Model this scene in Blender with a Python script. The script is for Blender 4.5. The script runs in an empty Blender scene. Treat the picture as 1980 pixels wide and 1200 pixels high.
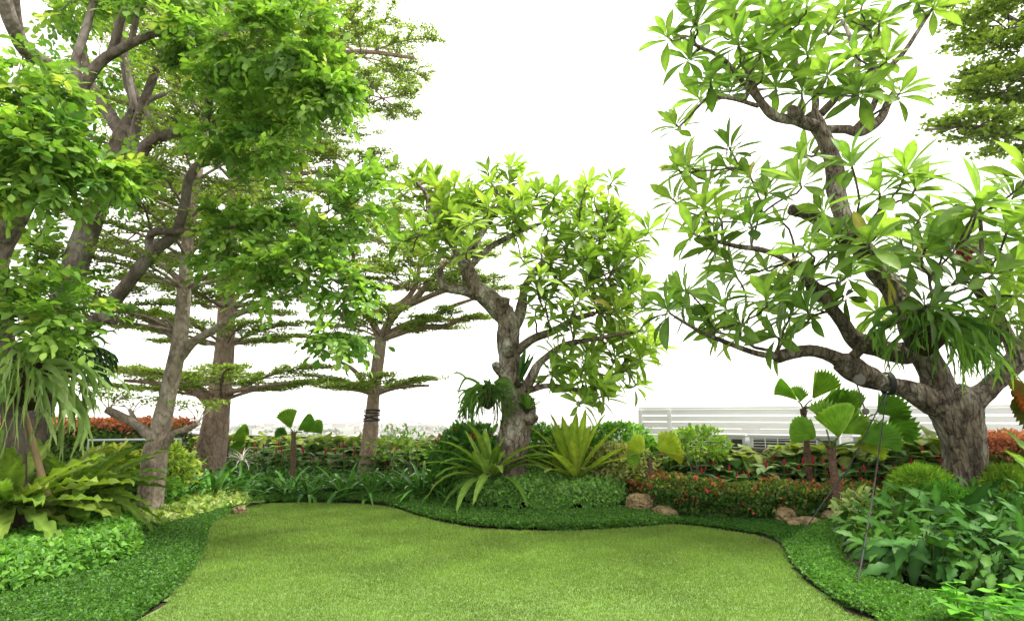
import bpy, math, random
import numpy as np
R = math.radians
S = bpy.context.scene
rng = np.random.default_rng(11)
random.seed(5)
# ---------------------------------------------------------------- camera, sky, sun, exposure
PITCH = R(9.69); CAMH = 1.5; FPX = 1200.0
cam = bpy.data.objects.new("camera", bpy.data.cameras.new("camera"))
S.collection.objects.link(cam)
cam.location = (0, 0, CAMH); cam.rotation_euler = (R(90) + PITCH, 0, 0)
cam.data.sensor_width = 36; cam.data.lens = FPX / 1980 * 36
cam.data.clip_start = 0.05; cam.data.clip_end = 60000
S.camera = cam
SUN_EL, SUN_AZ = R(62), R(105)          # azimuth clockwise from +Y: high, from the right
w = bpy.data.worlds.new("World"); S.world = w; w.use_nodes = True
nt = w.node_tree; nt.nodes.clear()
sky = nt.nodes.new("ShaderNodeTexSky"); sky.sky_type = 'NISHITA'; sky.sun_disc = False
sky.sun_elevation = SUN_EL; sky.sun_rotation = SUN_AZ; sky.dust_density = 6; sky.air_density = 1.0
mixs = nt.nodes.new("ShaderNodeMix"); mixs.data_type = 'RGBA'; mixs.inputs[0].default_value = 0.75
mixs.inputs[7].default_value = (12.4, 11.9, 10.9, 1)      # bright overcast veil
bg = nt.nodes.new("ShaderNodeBackground"); bg.inputs[1].default_value = 0.10
wo = nt.nodes.new("ShaderNodeOutputWorld")
nt.links.new(sky.outputs[0], mixs.inputs[6]); nt.links.new(mixs.outputs[2], bg.inputs[0]); nt.links.new(bg.outputs[0], wo.inputs[0])
sl = bpy.data.lights.new("sun", 'SUN'); sl.energy = 2.8; sl.angle = R(18); sl.color = (1, 0.95, 0.86)
so = bpy.data.objects.new("sun", sl); S.collection.objects.link(so)
_d = np.array([math.sin(SUN_AZ) * math.cos(SUN_EL), math.cos(SUN_AZ) * math.cos(SUN_EL), math.sin(SUN_EL)])
from mathutils import Vector
so.rotation_euler = Vector(_d).to_track_quat('Z', 'Y').to_euler()
so.location = (0, 0, 30)
vs = S.view_settings
vs.view_transform = 'Standard'; vs.look = 'None'; vs.exposure = 1.3; vs.gamma = 1; vs.use_curve_mapping = False
S.cycles.max_bounces = 8; S.cycles.diffuse_bounces = 3; S.cycles.glossy_bounces = 2; S.cycles.transmission_bounces = 4
S.cycles.volume_bounces = 1
# ---------------------------------------------------------------- helpers
def ray(px, py):
    u = -(py - 600) / FPX; c, s = math.cos(PITCH), math.sin(PITCH)
    return np.array([(px - 990) / FPX, c - u * s, s + u * c])
def P(px, py, Y):
    d = ray(px, py); return np.array([0, 0, CAMH]) + d * (Y / d[1])
def G(px, py, z=0.0):
    d = ray(px, py); return np.array([0, 0, CAMH]) + d * ((z - CAMH) / d[2])
def terr(x, y):
    x = np.asarray(x, float); y = np.asarray(y, float)
    m2 = 0.42 * np.exp(-(((x - 6.5) / 1.45) ** 2 + ((y - 8.7) / 1.25) ** 2) / 2)
    m1 = 0.28 * np.exp(-(((x - 0.3) / 1.5) ** 2 + ((y - 11.7) / .55) ** 2) / 2)
    return m2 + m1
def nrm(a):
    a = np.asarray(a, float); return a / np.maximum(np.linalg.norm(a, axis=-1, keepdims=True), 1e-9)
def noise3(p, k=1.0, seed=0):
    p = np.asarray(p, float) * k; r = np.random.default_rng(seed); out = np.zeros(p.shape[:-1])
    for i in range(6):
        f = r.normal(size=3) * (1 + .6 * i); out += np.sin(p @ f + r.uniform(0, 6.28)) / (1 + .5 * i)
    return out / 3
class MB:
    def __init__(s): s.v = []; s.f = []; s.c = []; s.m = []; s.sm = []; s.n = 0
    def add(s, v, f, col=(1, 1, 1), mat=0, smooth=True):
        v = np.asarray(v, float).reshape(-1, 3); f = np.asarray(f, np.int64)
        if len(v) == 0 or len(f) == 0: return
        col = np.asarray(col, float)
        if col.ndim == 1: col = np.broadcast_to(col, (len(v), 3))
        s.v.append(v); s.c.append(col); s.f.append(f + s.n); s.m.append(np.full(len(f), mat)); s.sm.append(np.full(len(f), smooth)); s.n += len(v)
    def box(s, c, size, rz=0, col=(1, 1, 1), mat=0, bev=0.0):
        x, y, z = np.array(size) / 2
        v = np.array([[a * x, b * y, d * z] for d in (-1, 1) for b in (-1, 1) for a in (-1, 1)])
        cr, sr = math.cos(rz), math.sin(rz)
        v = np.stack([v[:, 0] * cr - v[:, 1] * sr, v[:, 0] * sr + v[:, 1] * cr, v[:, 2]], 1) + np.array(c)
        s.add(v, [[0, 2, 3, 1], [4, 5, 7, 6], [0, 1, 5, 4], [2, 6, 7, 3], [0, 4, 6, 2], [1, 3, 7, 5]], col, mat, False)
    def build(s, name, mats, parent=None, origin=None):
        me = bpy.data.meshes.new(name)
        v = np.concatenate(s.v); c = np.concatenate(s.c)
        if origin is not None: v = v - np.asarray(origin)
        me.vertices.add(len(v)); me.vertices.foreach_set("co", v.astype(np.float32).ravel())
        tot = np.concatenate([np.full(len(f), f.shape[1]) for f in s.f]); lo = np.concatenate([f.ravel() for f in s.f])
        me.loops.add(len(lo)); me.loops.foreach_set("vertex_index", lo.astype(np.int32))
        me.polygons.add(len(tot)); me.polygons.foreach_set("loop_start", np.concatenate([[0], np.cumsum(tot)[:-1]]).astype(np.int32))
        me.polygons.foreach_set("material_index", np.concatenate(s.m).astype(np.int32))
        me.polygons.foreach_set("use_smooth", np.concatenate(s.sm).astype(bool))
        a = me.attributes.new("tint", 'FLOAT_COLOR', 'POINT')
        a.data.foreach_set("color", np.concatenate([np.clip(c, 0, 1), np.ones((len(c), 1))], 1).astype(np.float32).ravel())
        for m in (mats if isinstance(mats, (list, tuple)) else [mats]): me.materials.append(m)
        me.update(calc_edges=True); me.validate()
        o = bpy.data.objects.new(name, me); S.collection.objects.link(o)
        if parent is not None: o.parent = parent
        elif origin is not None: o.location = tuple(origin)
        return o
def tag(o, label=None, cat=None, group=None, kind=None):
    for k, v in (("label", label), ("category", cat), ("group", group), ("kind", kind)):
        if v: o[k] = v
    return o
def empty(name, loc, label, cat, group=None):
    o = bpy.data.objects.new(name, None); S.collection.objects.link(o); o.location = tuple(float(a) for a in loc); o.empty_display_size = .1
    return tag(o, label, cat, group)
def copy_tree(o, parent=None):
    c = o.copy(); S.collection.objects.link(c)
    if parent is not None: c.parent = parent
    for ch in list(o.children): copy_tree(ch, c)
    return c
# ---------------------------------------------------------------- materials
def newmat(name):
    m = bpy.data.materials.new(name); m.use_nodes = True; t = m.node_tree; t.nodes.clear()
    o = t.nodes.new("ShaderNodeOutputMaterial"); return m, t, o
def N(t, kind, **kw):
    n = t.nodes.new(kind)
    for k, v in kw.items(): setattr(n, k, v)
    return n
def leafmat(name, rough=.42, trans=.48, spec=.28, nscale=9.0, tb=(1.3, 1.36, .55)):
    m, t, o = newmat(name)
    at = N(t, "ShaderNodeAttribute", attribute_name="tint")
    no = N(t, "ShaderNodeTexNoise"); no.inputs["Scale"].default_value = nscale; no.inputs["Detail"].default_value = 2
    mr = N(t, "ShaderNodeMapRange"); mr.inputs[1].default_value = .3; mr.inputs[2].default_value = .7; mr.inputs[3].default_value = .78; mr.inputs[4].default_value = 1.2
    geo = N(t, "ShaderNodeNewGeometry"); t.links.new(geo.outputs["Position"], no.inputs["Vector"]); t.links.new(no.outputs[0], mr.inputs[0])
    vm = N(t, "ShaderNodeVectorMath", operation='SCALE'); t.links.new(at.outputs["Color"], vm.inputs[0]); t.links.new(mr.outputs[0], vm.inputs["Scale"])
    p = N(t, "ShaderNodeBsdfPrincipled"); p.inputs["Roughness"].default_value = rough; p.inputs["Specular IOR Level"].default_value = spec
    t.links.new(vm.outputs[0], p.inputs["Base Color"])
    tm = N(t, "ShaderNodeVectorMath", operation='MULTIPLY'); tm.inputs[1].default_value = tb; t.links.new(vm.outputs[0], tm.inputs[0])
    tr = N(t, "ShaderNodeBsdfTranslucent"); t.links.new(tm.outputs[0], tr.inputs[0])
    mx = N(t, "ShaderNodeMixShader"); mx.inputs[0].default_value = trans
    t.links.new(p.outputs[0], mx.inputs[1]); t.links.new(tr.outputs[0], mx.inputs[2]); t.links.new(mx.outputs[0], o.inputs[0])
    return m
def rockmat(name, c1, c2, c3, scale=6.0, bump=.5, dist=.02, rough=.85, stretch=(1, 1, 1), blotch=1.2, crack=0.0, cscale=9.0):
    m, t, o = newmat(name)
    geo = N(t, "ShaderNodeNewGeometry"); mp = N(t, "ShaderNodeMapping"); mp.inputs["Scale"].default_value = stretch
    t.links.new(geo.outputs["Position"], mp.inputs["Vector"])
    n1 = N(t, "ShaderNodeTexNoise"); n1.inputs["Scale"].default_value = scale; n1.inputs["Detail"].default_value = 8; n1.inputs["Roughness"].default_value = .65
    n2 = N(t, "ShaderNodeTexNoise"); n2.inputs["Scale"].default_value = blotch; n2.inputs["Detail"].default_value = 4
    n3 = N(t, "ShaderNodeTexVoronoi"); n3.inputs["Scale"].default_value = scale * 2.2
    for n in (n1, n2, n3): t.links.new(mp.outputs[0], n.inputs["Vector"])
    r1 = N(t, "ShaderNodeValToRGB"); r1.color_ramp.elements[0].position = .32; r1.color_ramp.elements[1].position = .68
    r1.color_ramp.elements[0].color = (*c1, 1); r1.color_ramp.elements[1].color = (*c2, 1); t.links.new(n1.outputs[0], r1.inputs[0])
    r2 = N(t, "ShaderNodeMapRange"); r2.inputs[1].default_value = .5; r2.inputs[2].default_value = .68; t.links.new(n2.outputs[0], r2.inputs[0])
    mx = N(t, "ShaderNodeMix", data_type='RGBA'); t.links.new(r2.outputs[0], mx.inputs[0]); t.links.new(r1.outputs[0], mx.inputs[6]); mx.inputs[7].default_value = (*c3, 1)
    p = N(t, "ShaderNodeBsdfPrincipled"); p.inputs["Roughness"].default_value = rough; p.inputs["Specular IOR Level"].default_value = .25
    t.links.new(mx.outputs[2], p.inputs["Base Color"])
    if crack:   # furrows between bark plates
        wp = N(t, "ShaderNodeVectorMath", operation='MULTIPLY_ADD'); wp.inputs[1].default_value = (.16, .16, .16); t.links.new(n1.outputs[1], wp.inputs[0]); t.links.new(mp.outputs[0], wp.inputs[2])
        vo = N(t, "ShaderNodeTexVoronoi", feature='DISTANCE_TO_EDGE'); vo.inputs["Scale"].default_value = cscale; t.links.new(wp.outputs[0], vo.inputs["Vector"])
        cr = N(t, "ShaderNodeMapRange"); cr.inputs[1].default_value = .0; cr.inputs[2].default_value = .09; cr.inputs[3].default_value = 1 - crack; cr.inputs[4].default_value = 1.06; t.links.new(vo.outputs[0], cr.inputs[0])
        cm_ = N(t, "ShaderNodeVectorMath", operation='SCALE'); t.links.new(mx.outputs[2], cm_.inputs[0]); t.links.new(cr.outputs[0], cm_.inputs["Scale"]); t.links.new(cm_.outputs[0], p.inputs["Base Color"])
    ad = N(t, "ShaderNodeMath", operation='ADD'); t.links.new(n1.outputs[0], ad.inputs[0]); t.links.new(n3.outputs[0], ad.inputs[1])
    bp = N(t, "ShaderNodeBump"); bp.inputs["Strength"].default_value = bump; bp.inputs["Distance"].default_value = dist
    t.links.new(ad.outputs[0], bp.inputs["Height"]); t.links.new(bp.outputs[0], p.inputs["Normal"]); t.links.new(p.outputs[0], o.inputs[0])
    return m
def plainmat(name, c, rough=.5, metal=0.0, var=.12, scale=4.0):
    m, t, o = newmat(name)
    geo = N(t, "ShaderNodeNewGeometry"); n1 = N(t, "ShaderNodeTexNoise"); n1.inputs["Scale"].default_value = scale; n1.inputs["Detail"].default_value = 6
    t.links.new(geo.outputs["Position"], n1.inputs["Vector"])
    mr = N(t, "ShaderNodeMapRange"); mr.inputs[3].default_value = 1 - var; mr.inputs[4].default_value = 1 + var; t.links.new(n1.outputs[0], mr.inputs[0])
    vm = N(t, "ShaderNodeVectorMath", operation='SCALE'); vm.inputs[0].default_value = c; t.links.new(mr.outputs[0], vm.inputs["Scale"])
    p = N(t, "ShaderNodeBsdfPrincipled"); p.inputs["Roughness"].default_value = rough; p.inputs["Metallic"].default_value = metal
    t.links.new(vm.outputs[0], p.inputs["Base Color"]); t.links.new(p.outputs[0], o.inputs[0]); return m
def tintmat(name, rough=.7):
    m, t, o = newmat(name); at = N(t, "ShaderNodeAttribute", attribute_name="tint")
    p = N(t, "ShaderNodeBsdfPrincipled"); p.inputs["Roughness"].default_value = rough
    t.links.new(at.outputs["Color"], p.inputs["Base Color"]); t.links.new(p.outputs[0], o.inputs[0]); return m
M = dict(
    leaf=leafmat("leaf"), gloss=leafmat("glossy_leaf", rough=.27, trans=.25, spec=.32), soft=leafmat("soft_leaf", rough=.6, trans=.42, spec=.2),
    petal=leafmat("petal", rough=.5, trans=.3, tb=(1.1, 1, 1)),
    grass=leafmat("grass_blade", rough=.55, trans=.35, spec=.25, nscale=1.1),
    bark_grey=rockmat("grey_bark", (.055, .043, .034), (.155, .125, .10), (.22, .195, .17), 8, .8, .03, stretch=(1, 1, .5), blotch=2.6, crack=.3, cscale=7),
    bark_brown=rockmat("brown_bark", (.17, .12, .09), (.35, .26, .20), (.25, .20, .16), 9, .8, .03, stretch=(1, 1, .6), blotch=2.4, crack=.3, cscale=6),
    bark_tan=rockmat("tan_bark", (.15, .118, .092), (.34, .275, .22), (.42, .375, .32), 9, .8, .03, stretch=(1, 1, .6), blotch=3, crack=.3, cscale=6),
    lobe=leafmat("waxy_leaf", rough=.42, trans=.22, spec=.1),
    bark_pale=rockmat("mottled_bark", (.05, .036, .026), (.29, .235, .18), (.42, .39, .34), 9, 1.0, .06, stretch=(1, 1, .5), blotch=3.5, crack=.6, cscale=10),
    bark_old=rockmat("gnarled_bark", (.035, .026, .02), (.20, .16, .12), (.33, .30, .25), 10, 1.0, .06, stretch=(1, 1, .4), blotch=3.4, crack=.75, cscale=9),
    twig=rockmat("twig_bark", (.10, .085, .07), (.22, .19, .16), (.16, .15, .12), 14, .3, .006),
    palm_bark=rockmat("palm_bark", (.06, .035, .022), (.20, .12, .08), (.11, .08, .06), 16, .9, .02, stretch=(1, 1, 2.5)),
    rock=rockmat("sandy_rock", (.10, .07, .035), (.36, .27, .14), (.08, .06, .04), 11, 1.0, .05, blotch=2.5),
    soil=rockmat("soil", (.018, .013, .009), (.06, .042, .028), (.03, .03, .015), 9, .8, .02),
    concrete=rockmat("weathered_shaded_concrete", (.06, .055, .05), (.14, .13, .12), (.09, .08, .06), 5, .3, .008, blotch=.8),  # base colour kept dark to carry the shade behind the wall planting
    white=plainmat("white_paint", (.76, .77, .78), .45, 0, .04), grey=plainmat("grey_metal", (.22, .26, .25), .4, .3),
    dark=plainmat("dark_plastic", (.022, .023, .024), .5), black=plainmat("black_cable", (.012, .012, .013), .6),
    disc=plainmat("grey_disc", (.11, .105, .095), .7, 0, .3, 40), tint=tintmat("painted_walls"),
    bamboo=rockmat("bamboo", (.30, .21, .11), (.45, .34, .20), (.25, .19, .1), 12, .2, .004, stretch=(1, 1, .2)),
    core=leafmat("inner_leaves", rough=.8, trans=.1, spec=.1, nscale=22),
)
# ---------------------------------------------------------------- tubes and skeletons
def spline(pts, k=4):
    p = np.asarray(pts, float)
    if len(p) < 3:
        tt = np.linspace(0, 1, k + 1)[:, None]; return p[0] * (1 - tt) + p[-1] * tt
    q = np.vstack([2 * p[0] - p[1], p, 2 * p[-1] - p[-2]]); out = []
    for i in range(1, len(q) - 2):
        a, b, c, d = q[i - 1], q[i], q[i + 1], q[i + 2]
        for t in np.arange(k) / k:
            out.append(.5 * (2 * b + (c - a) * t + (2 * a - 5 * b + 4 * c - d) * t * t + (3 * b - a - 3 * c + d) * t ** 3))
    out.append(q[-2]); return np.array(out)
def tube(mb, pts, rad, seg=7, lump=0.0, lk=5.0, col=(1, 1, 1), mat=0, cap=True, seed=1, ridge=0.0):
    pts = np.asarray(pts, float); rad = np.broadcast_to(np.asarray(rad, float), (len(pts),)); n = len(pts)
    T = nrm(np.gradient(pts, axis=0)); a = np.array([1., 0, 0]) if abs(T[0, 0]) < .8 else np.array([0, 1., 0])
    U = np.zeros((n, 3)); u = nrm(a - T[0] * (a @ T[0]))
    for i in range(n):
        u = nrm(u - T[i] * (u @ T[i])); U[i] = u
    W = np.cross(T, U); th = np.linspace(0, 2 * np.pi, seg, endpoint=False)
    dr = U[:, None] * np.cos(th)[None, :, None] + W[:, None] * np.sin(th)[None, :, None]
    v = pts[:, None] + dr * rad[:, None, None]
    if ridge:
        ln = np.concatenate([[0], np.cumsum(np.linalg.norm(np.diff(pts, axis=0), axis=1))])[:, None] + 0 * th[None]
        q = np.stack([np.cos(th)[None] + 0 * ln, np.sin(th)[None] + 0 * ln, ln * .8], -1); v = v + dr * (rad[:, None] * ridge * (noise3(q, 2.4, seed + 9) + .6 * np.abs(noise3(q, 5.5, seed + 11))))[..., None]
    if lump:
        q = v + dr * 0; v = v + dr * (rad[:, None] * lump * (noise3(q, lk, seed) + .5 * noise3(q, lk * 2.7, seed + 5)))[..., None]
    i, j = np.meshgrid(np.arange(n - 1), np.arange(seg), indexing='ij'); k = (j + 1) % seg
    f = np.stack([i * seg + j, i * seg + k, (i + 1) * seg + k, (i + 1) * seg + j], -1).reshape(-1, 4)
    mb.add(v.reshape(-1, 3), f, col, mat)
    if cap:
        for e, s in ((0, -1), (n - 1, 1)):
            vv = np.vstack([v[e], pts[e] + T[e] * s * rad[e] * .25]); jj = np.arange(seg); kk = (jj + 1) % seg
            mb.add(vv, np.stack([kk, jj, np.full(seg, seg)] if s < 0 else [jj, kk, np.full(seg, seg)], 1), col, mat)
class Skel:
    def __init__(s): s.p = []; s.d = []; s.r = []; s.L = []; s.ok = []
    def path(s, pts, rad, L0=0.0, ok=None):
        d = nrm(np.gradient(np.asarray(pts), axis=0)); L = L0 + np.concatenate([[0], np.cumsum(np.linalg.norm(np.diff(pts, axis=0), axis=1))])
        for i in range(len(pts)):
            s.p.append(pts[i]); s.d.append(d[i]); s.r.append(rad[i]); s.L.append(L[i]); s.ok.append(0.0 if ok is None else ok[i])
def limb(mb, sk, trace, Y0, seg=10, lump=.08, lk=5.0, k=5, mat=0, rs=1.0, seed=1, base=None, ridge=0.0):
    """trace: [(px, py, depth offset, radius px)]"""
    pts = []; rad = []
    for (x, y, dy, r) in trace:
        pts.append(P(x, y, Y0 + dy)); rad.append(r * (Y0 + dy) / FPX * rs)
    if base is not None: pts[0][2] = base
    q = spline(np.column_stack([np.array(pts), rad]), k)
    tube(mb, q[:, :3], np.maximum(q[:, 3], .004), seg, lump, lk, mat=mat, seed=seed, ridge=ridge)
    if sk is not None: sk.path(q[:, :3], q[:, 3], 0.0)
    return q
def grow(mb, sk, tips, axes, rt=.012, rk=.012, w=.15, bend=.35, seg=6, m=6, rmax=.05, minr=0.0, mat=0, lump=0.05, down=0.0):
    """joins each tip to the nearest free spot of the skeleton with a curved branch that becomes part of it"""
    tips = np.asarray(tips); axes = np.asarray(axes)
    root = np.array(sk.p); dist = np.min(np.linalg.norm(tips[:, None] - root[None], axis=2), axis=1)
    ends = []
    for i in np.argsort(dist):
        p = np.array(sk.p); c = np.linalg.norm(p - tips[i], axis=1)
        dirn = nrm(tips[i] - p); al = np.sum(dirn * np.array(sk.d), axis=1)
        cost = c * (1 + .25 * (1 - al)) + w * np.array(sk.L) * .3 + np.array(sk.ok) + down * np.maximum(0, p[:, 2] - tips[i][2] - .08)
        j = int(np.argmin(cost)); a = p[j]; L = max(c[j], .05)
        t1 = nrm(np.array(sk.d[j]) * .5 + dirn[j]); t = np.linspace(0, 1, m)[:, None]
        b1 = a + t1 * L * bend; b2 = tips[i] - axes[i] * L * bend
        q = a * (1 - t) ** 3 + 3 * b1 * t * (1 - t) ** 2 + 3 * b2 * t * t * (1 - t) + tips[i] * t ** 3
        q[1:-1] += rng.normal(size=(m - 2, 3)) * L * .018
        r0 = min(sk.r[j] * .75, rt + rk * L, rmax); r0 = max(r0, rt)
        rad = np.linspace(r0, rt, m)
        tube(mb, q, rad, seg, lump, 9, mat=mat)
        sk.path(q[1:], rad[1:], sk.L[j], ok=np.linspace(0.05, .5, m - 1) * (1 if L < 1 else .7)); ends.append((i, q))
    return ends
# ---------------------------------------------------------------- leaves
def leaf_tpl(n=4, w=.17, peak=.55, fold=.25, droop=.5, petiole=.05, lobes=0, lobed=0.0, sharp=1.0, rip=0.0, ripk=9, mid=1.25):
    t = np.linspace(0, 1, n + 1); a = droop * t; dt = 1 / n
    y = np.concatenate([[0], np.cumsum(np.cos(a[:-1]) * dt)]); z = -np.concatenate([[0], np.cumsum(np.sin(a[:-1]) * dt)])
    e = math.log(.5) / math.log(peak); h = np.sin(np.pi * t ** e) ** sharp
    h = np.where(t < petiole, .08, h); h[0] = .06; h[-1] = .03
    if lobes: h = h * (1 - lobed * (.5 + .5 * np.cos(2 * np.pi * lobes * t)))
    h = h * w; rp = rip * np.sin(np.arange(n + 1) * ripk)
    L = np.stack([-h, y, z + fold * h + rp * h], 1); C = np.stack([0 * h, y, z], 1); Q = np.stack([h, y, z + fold * h - rp * h], 1)
    v = np.stack([L, C, Q], 1).reshape(-1, 3); f = []
    for i in range(n):
        b = 3 * i; f += [[b, b + 1, b + 4, b + 3], [b + 1, b + 2, b + 5, b + 4]]
    tm = np.tile([1, mid, 1.0], n + 1); return v, np.array(f), tm
def dia_tpl(w=.28, fold=.3, peak=.5):
    return np.array([[0, 0, 0], [-w, peak, fold * w], [0, 1, -.06], [w, peak, fold * w]]), np.array([[0, 2, 1], [0, 3, 2]]), np.ones(4)
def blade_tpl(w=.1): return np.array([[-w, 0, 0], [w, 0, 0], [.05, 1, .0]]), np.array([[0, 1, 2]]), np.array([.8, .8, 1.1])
def inst(mb, tpl, pos, d, up, s, tint, mat=0):
    if isinstance(tpl, list):
        k = rng.integers(0, len(tpl), len(pos)); s = np.broadcast_to(s, (len(pos),)); tint = np.broadcast_to(tint, (len(pos), 3))
        for i, tp in enumerate(tpl):
            q = k == i
            if q.any(): inst(mb, tp, pos[q], d[q], up[q], s[q], tint[q], mat)
        return
    tv, tf, tm = tpl; n = len(pos); d = nrm(d); x = np.cross(d, up)
    bad = np.linalg.norm(x, axis=1) < 1e-3
    if bad.any(): x[bad] = np.cross(d[bad], np.array([.9, .3, .1]))
    x = nrm(x); z = np.cross(x, d); s = np.broadcast_to(s, (n,))[:, None, None]
    v = pos[:, None] + s * (tv[None, :, 0:1] * x[:, None] + tv[None, :, 1:2] * d[:, None] + tv[None, :, 2:3] * z[:, None])
    k = len(tv); f = (tf[None] + (np.arange(n) * k)[:, None, None]).reshape(-1, tf.shape[1])
    c = np.broadcast_to(tint, (n, 3))[:, None] * tm[None, :, None]
    mb.add(v.reshape(-1, 3), f, c.reshape(-1, 3), mat)
def tints(n, a, b, j=.18, p=1.0, accent=None, frac=0.0):
    u = rng.random((n, 1)) ** p; c = np.array(a) * (1 - u) + np.array(b) * u
    c = c * (1 + j * rng.normal(size=(n, 1)))
    if accent is not None:
        q = rng.random(n) < frac; c[q] = np.array(accent) * (1 + .15 * rng.normal(size=(q.sum(), 1)))
    return np.clip(c, .003, 1)
def rdir(n): return nrm(rng.normal(size=(n, 3)))
UPV = np.array([0, 0, 1.0])
def inpoly(x, y, poly):
    c = np.zeros(len(x), bool); n = len(poly)
    for i in range(n):
        x1, y1 = poly[i][:2]; x2, y2 = poly[(i + 1) % n][:2]
        q = (y1 > y) != (y2 > y)
        c ^= q & (x < (x2 - x1) * (y - y1) / (y2 - y1 + 1e-12) + x1)
    return c
def edgedist(x, y, poly):
    d = np.full(len(x), 1e9); n = len(poly)
    for i in range(n):
        a = np.array(poly[i][:2]); b = np.array(poly[(i + 1) % n][:2]); ab = b - a
        t = np.clip(((x - a[0]) * ab[0] + (y - a[1]) * ab[1]) / (ab @ ab + 1e-12), 0, 1)
        d = np.minimum(d, np.hypot(x - a[0] - t * ab[0], y - a[1] - t * ab[1]))
    return d
def polypts(poly, n):
    q = np.array([p[:2] for p in poly]); lo, hi = q.min(0), q.max(0); xs = []; ys = []; k = 0
    while k < n:
        x = rng.uniform(lo[0], hi[0], n); y = rng.uniform(lo[1], hi[1], n); i = inpoly(x, y, q); xs.append(x[i]); ys.append(y[i]); k += i.sum()
    return np.concatenate(xs)[:n], np.concatenate(ys)[:n]
def smoothpoly(pts, k=4):
    q = spline(np.array([p[:2] for p in pts]), k); return [tuple(a) for a in q]
def sheet(name, poly, z, mat, step=.12, hf=None, cols=(1, 1, 1), parent=None):
    q = np.array([p[:2] for p in poly]); lo, hi = q.min(0), q.max(0)
    nx, ny = int((hi[0] - lo[0]) / step) + 2, int((hi[1] - lo[1]) / step) + 2
    X, Yg = np.meshgrid(lo[0] + np.arange(nx) * step, lo[1] + np.arange(ny) * step, indexing='ij')
    Z = (hf(X.ravel(), Yg.ravel()).reshape(X.shape) if hf else terr(X, Yg)) + z
    i, j = np.meshgrid(np.arange(nx - 1), np.arange(ny - 1), indexing='ij'); i = i.ravel(); j = j.ravel()
    ok = inpoly(X[i, j] + step / 2, Yg[i, j] + step / 2, q); i, j = i[ok], j[ok]
    f = np.stack([i * ny + j, (i + 1) * ny + j, (i + 1) * ny + j + 1, i * ny + j + 1], 1)
    mb = MB(); mb.add(np.stack([X, Yg, Z], -1).reshape(-1, 3), f, cols); return mb.build(name, mat, parent)
def cover(name, poly, h, n, tpl, size, ca, cb, mat, label, cat, dome=.25, core=True, hn=.25, accent=None, frac=0, base=.0, edge=.02, kind='stuff', tilt=.5, group=None, lay=.5):
    """low planting: leaves spread over a domed bed (a dense inner sheet below)"""
    def hf(x, y):
        d = np.clip(edgedist(x, y, poly) / dome, 0, 1); p = np.stack([x, y, 0 * x], 1)
        return terr(x, y) + base + h * np.sqrt(d * (2 - d)) * (1 + hn * noise3(p, 3.2, 3) + .5 * hn * noise3(p, 9, 4))
    x, y = polypts(poly, n); x = x + rng.normal(size=n) * edge; y = y + rng.normal(size=n) * edge
    z = hf(x, y); zt = terr(x, y); z = z - (z - zt) * lay * rng.random(n) ** 2 + .015
    e = .06; gx = (hf(x + e, y) - hf(x - e, y)) / (2 * e); gy = (hf(x, y + e) - hf(x, y - e)) / (2 * e)
    nn = nrm(np.stack([-gx, -gy, np.ones(n)], 1)); up = nrm(nn + tilt * rng.normal(size=(n, 3)))
    d = nrm(np.cross(up, rdir(n)) + .25 * nn)
    mb = MB(); inst(mb, tpl, np.stack([x, y, z], 1), d, up, size * rng.uniform(.65, 1.25, n), tints(n, ca, cb, accent=accent, frac=frac))
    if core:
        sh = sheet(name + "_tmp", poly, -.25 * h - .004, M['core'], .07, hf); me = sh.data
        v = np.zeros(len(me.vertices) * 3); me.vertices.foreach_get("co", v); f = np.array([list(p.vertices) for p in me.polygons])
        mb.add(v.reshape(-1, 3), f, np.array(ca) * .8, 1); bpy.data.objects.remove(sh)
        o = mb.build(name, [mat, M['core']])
    else: o = mb.build(name, mat)
    return tag(o, label, cat, group, kind)
def bush(mb, c, rx, ry, rz, n, tpl, size, ca, cb, accent=None, frac=0, lump=.18, seed=2, low=-.75, mat=0, inner=.55, out=.8, upb=.5):
    u = rdir(n); u[:, 2] = np.where(u[:, 2] < low, -u[:, 2], u[:, 2]); r = 1 - (1 - inner) * rng.random(n) ** 2
    r = r * (1 + lump * noise3(u, 3.0, seed) * 1.6); p = np.array(c) + u * r[:, None] * np.array([rx, ry, rz])
    d = nrm(u * out + .75 * rng.normal(size=(n, 3)) + UPV * .2); up = nrm(u * .5 + UPV * upb + .4 * rng.normal(size=(n, 3)))
    inst(mb, tpl, p, d, up, size * rng.uniform(.65, 1.25, n), tints(n, ca, cb, accent=accent, frac=frac), mat)
# ================================================================ SETTING
def Wall(x): return 13.9 - .615 * x            # the parapet's line on the roof terrace
WA = math.atan(-.615); WD = np.array([math.cos(WA), math.sin(WA), 0]); WN = np.array([-math.sin(WA), math.cos(WA), 0])
def wallpt(px, off=0.0, z=0.0):
    r = ray(px, 850); k = r[0] / r[1]; Y = 13.9 / (1 + .615 * k); return np.array([k * Y, Y, z]) + WN * off
terr_poly = [(-22, -8), (22, -8), (22, 3), (12, Wall(12) + 4.5), (-14, Wall(-14) + 4.5), (-22, Wall(-14) + 4.5)]
tag(sheet("ground", terr_poly, -.012, M['soil'], .25), kind='structure')
lawn_px = [(1690, 1200), (1620, 1168), (1565, 1130), (1530, 1095), (1513, 1062), (1480, 1042), (1400, 1027), (1310, 1016), (1230, 1021), (1100, 1028), (960, 1026), (880, 1017), (810, 1000), (760, 984), (700, 977), (620, 974), (540, 974), (490, 979), (450, 992), (410, 1015), (398, 1040), (385, 1085), (340, 1140), (265, 1200)]
lawn_edge = [tuple(G(x, y)[:2]) for x, y in lawn_px]
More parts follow.
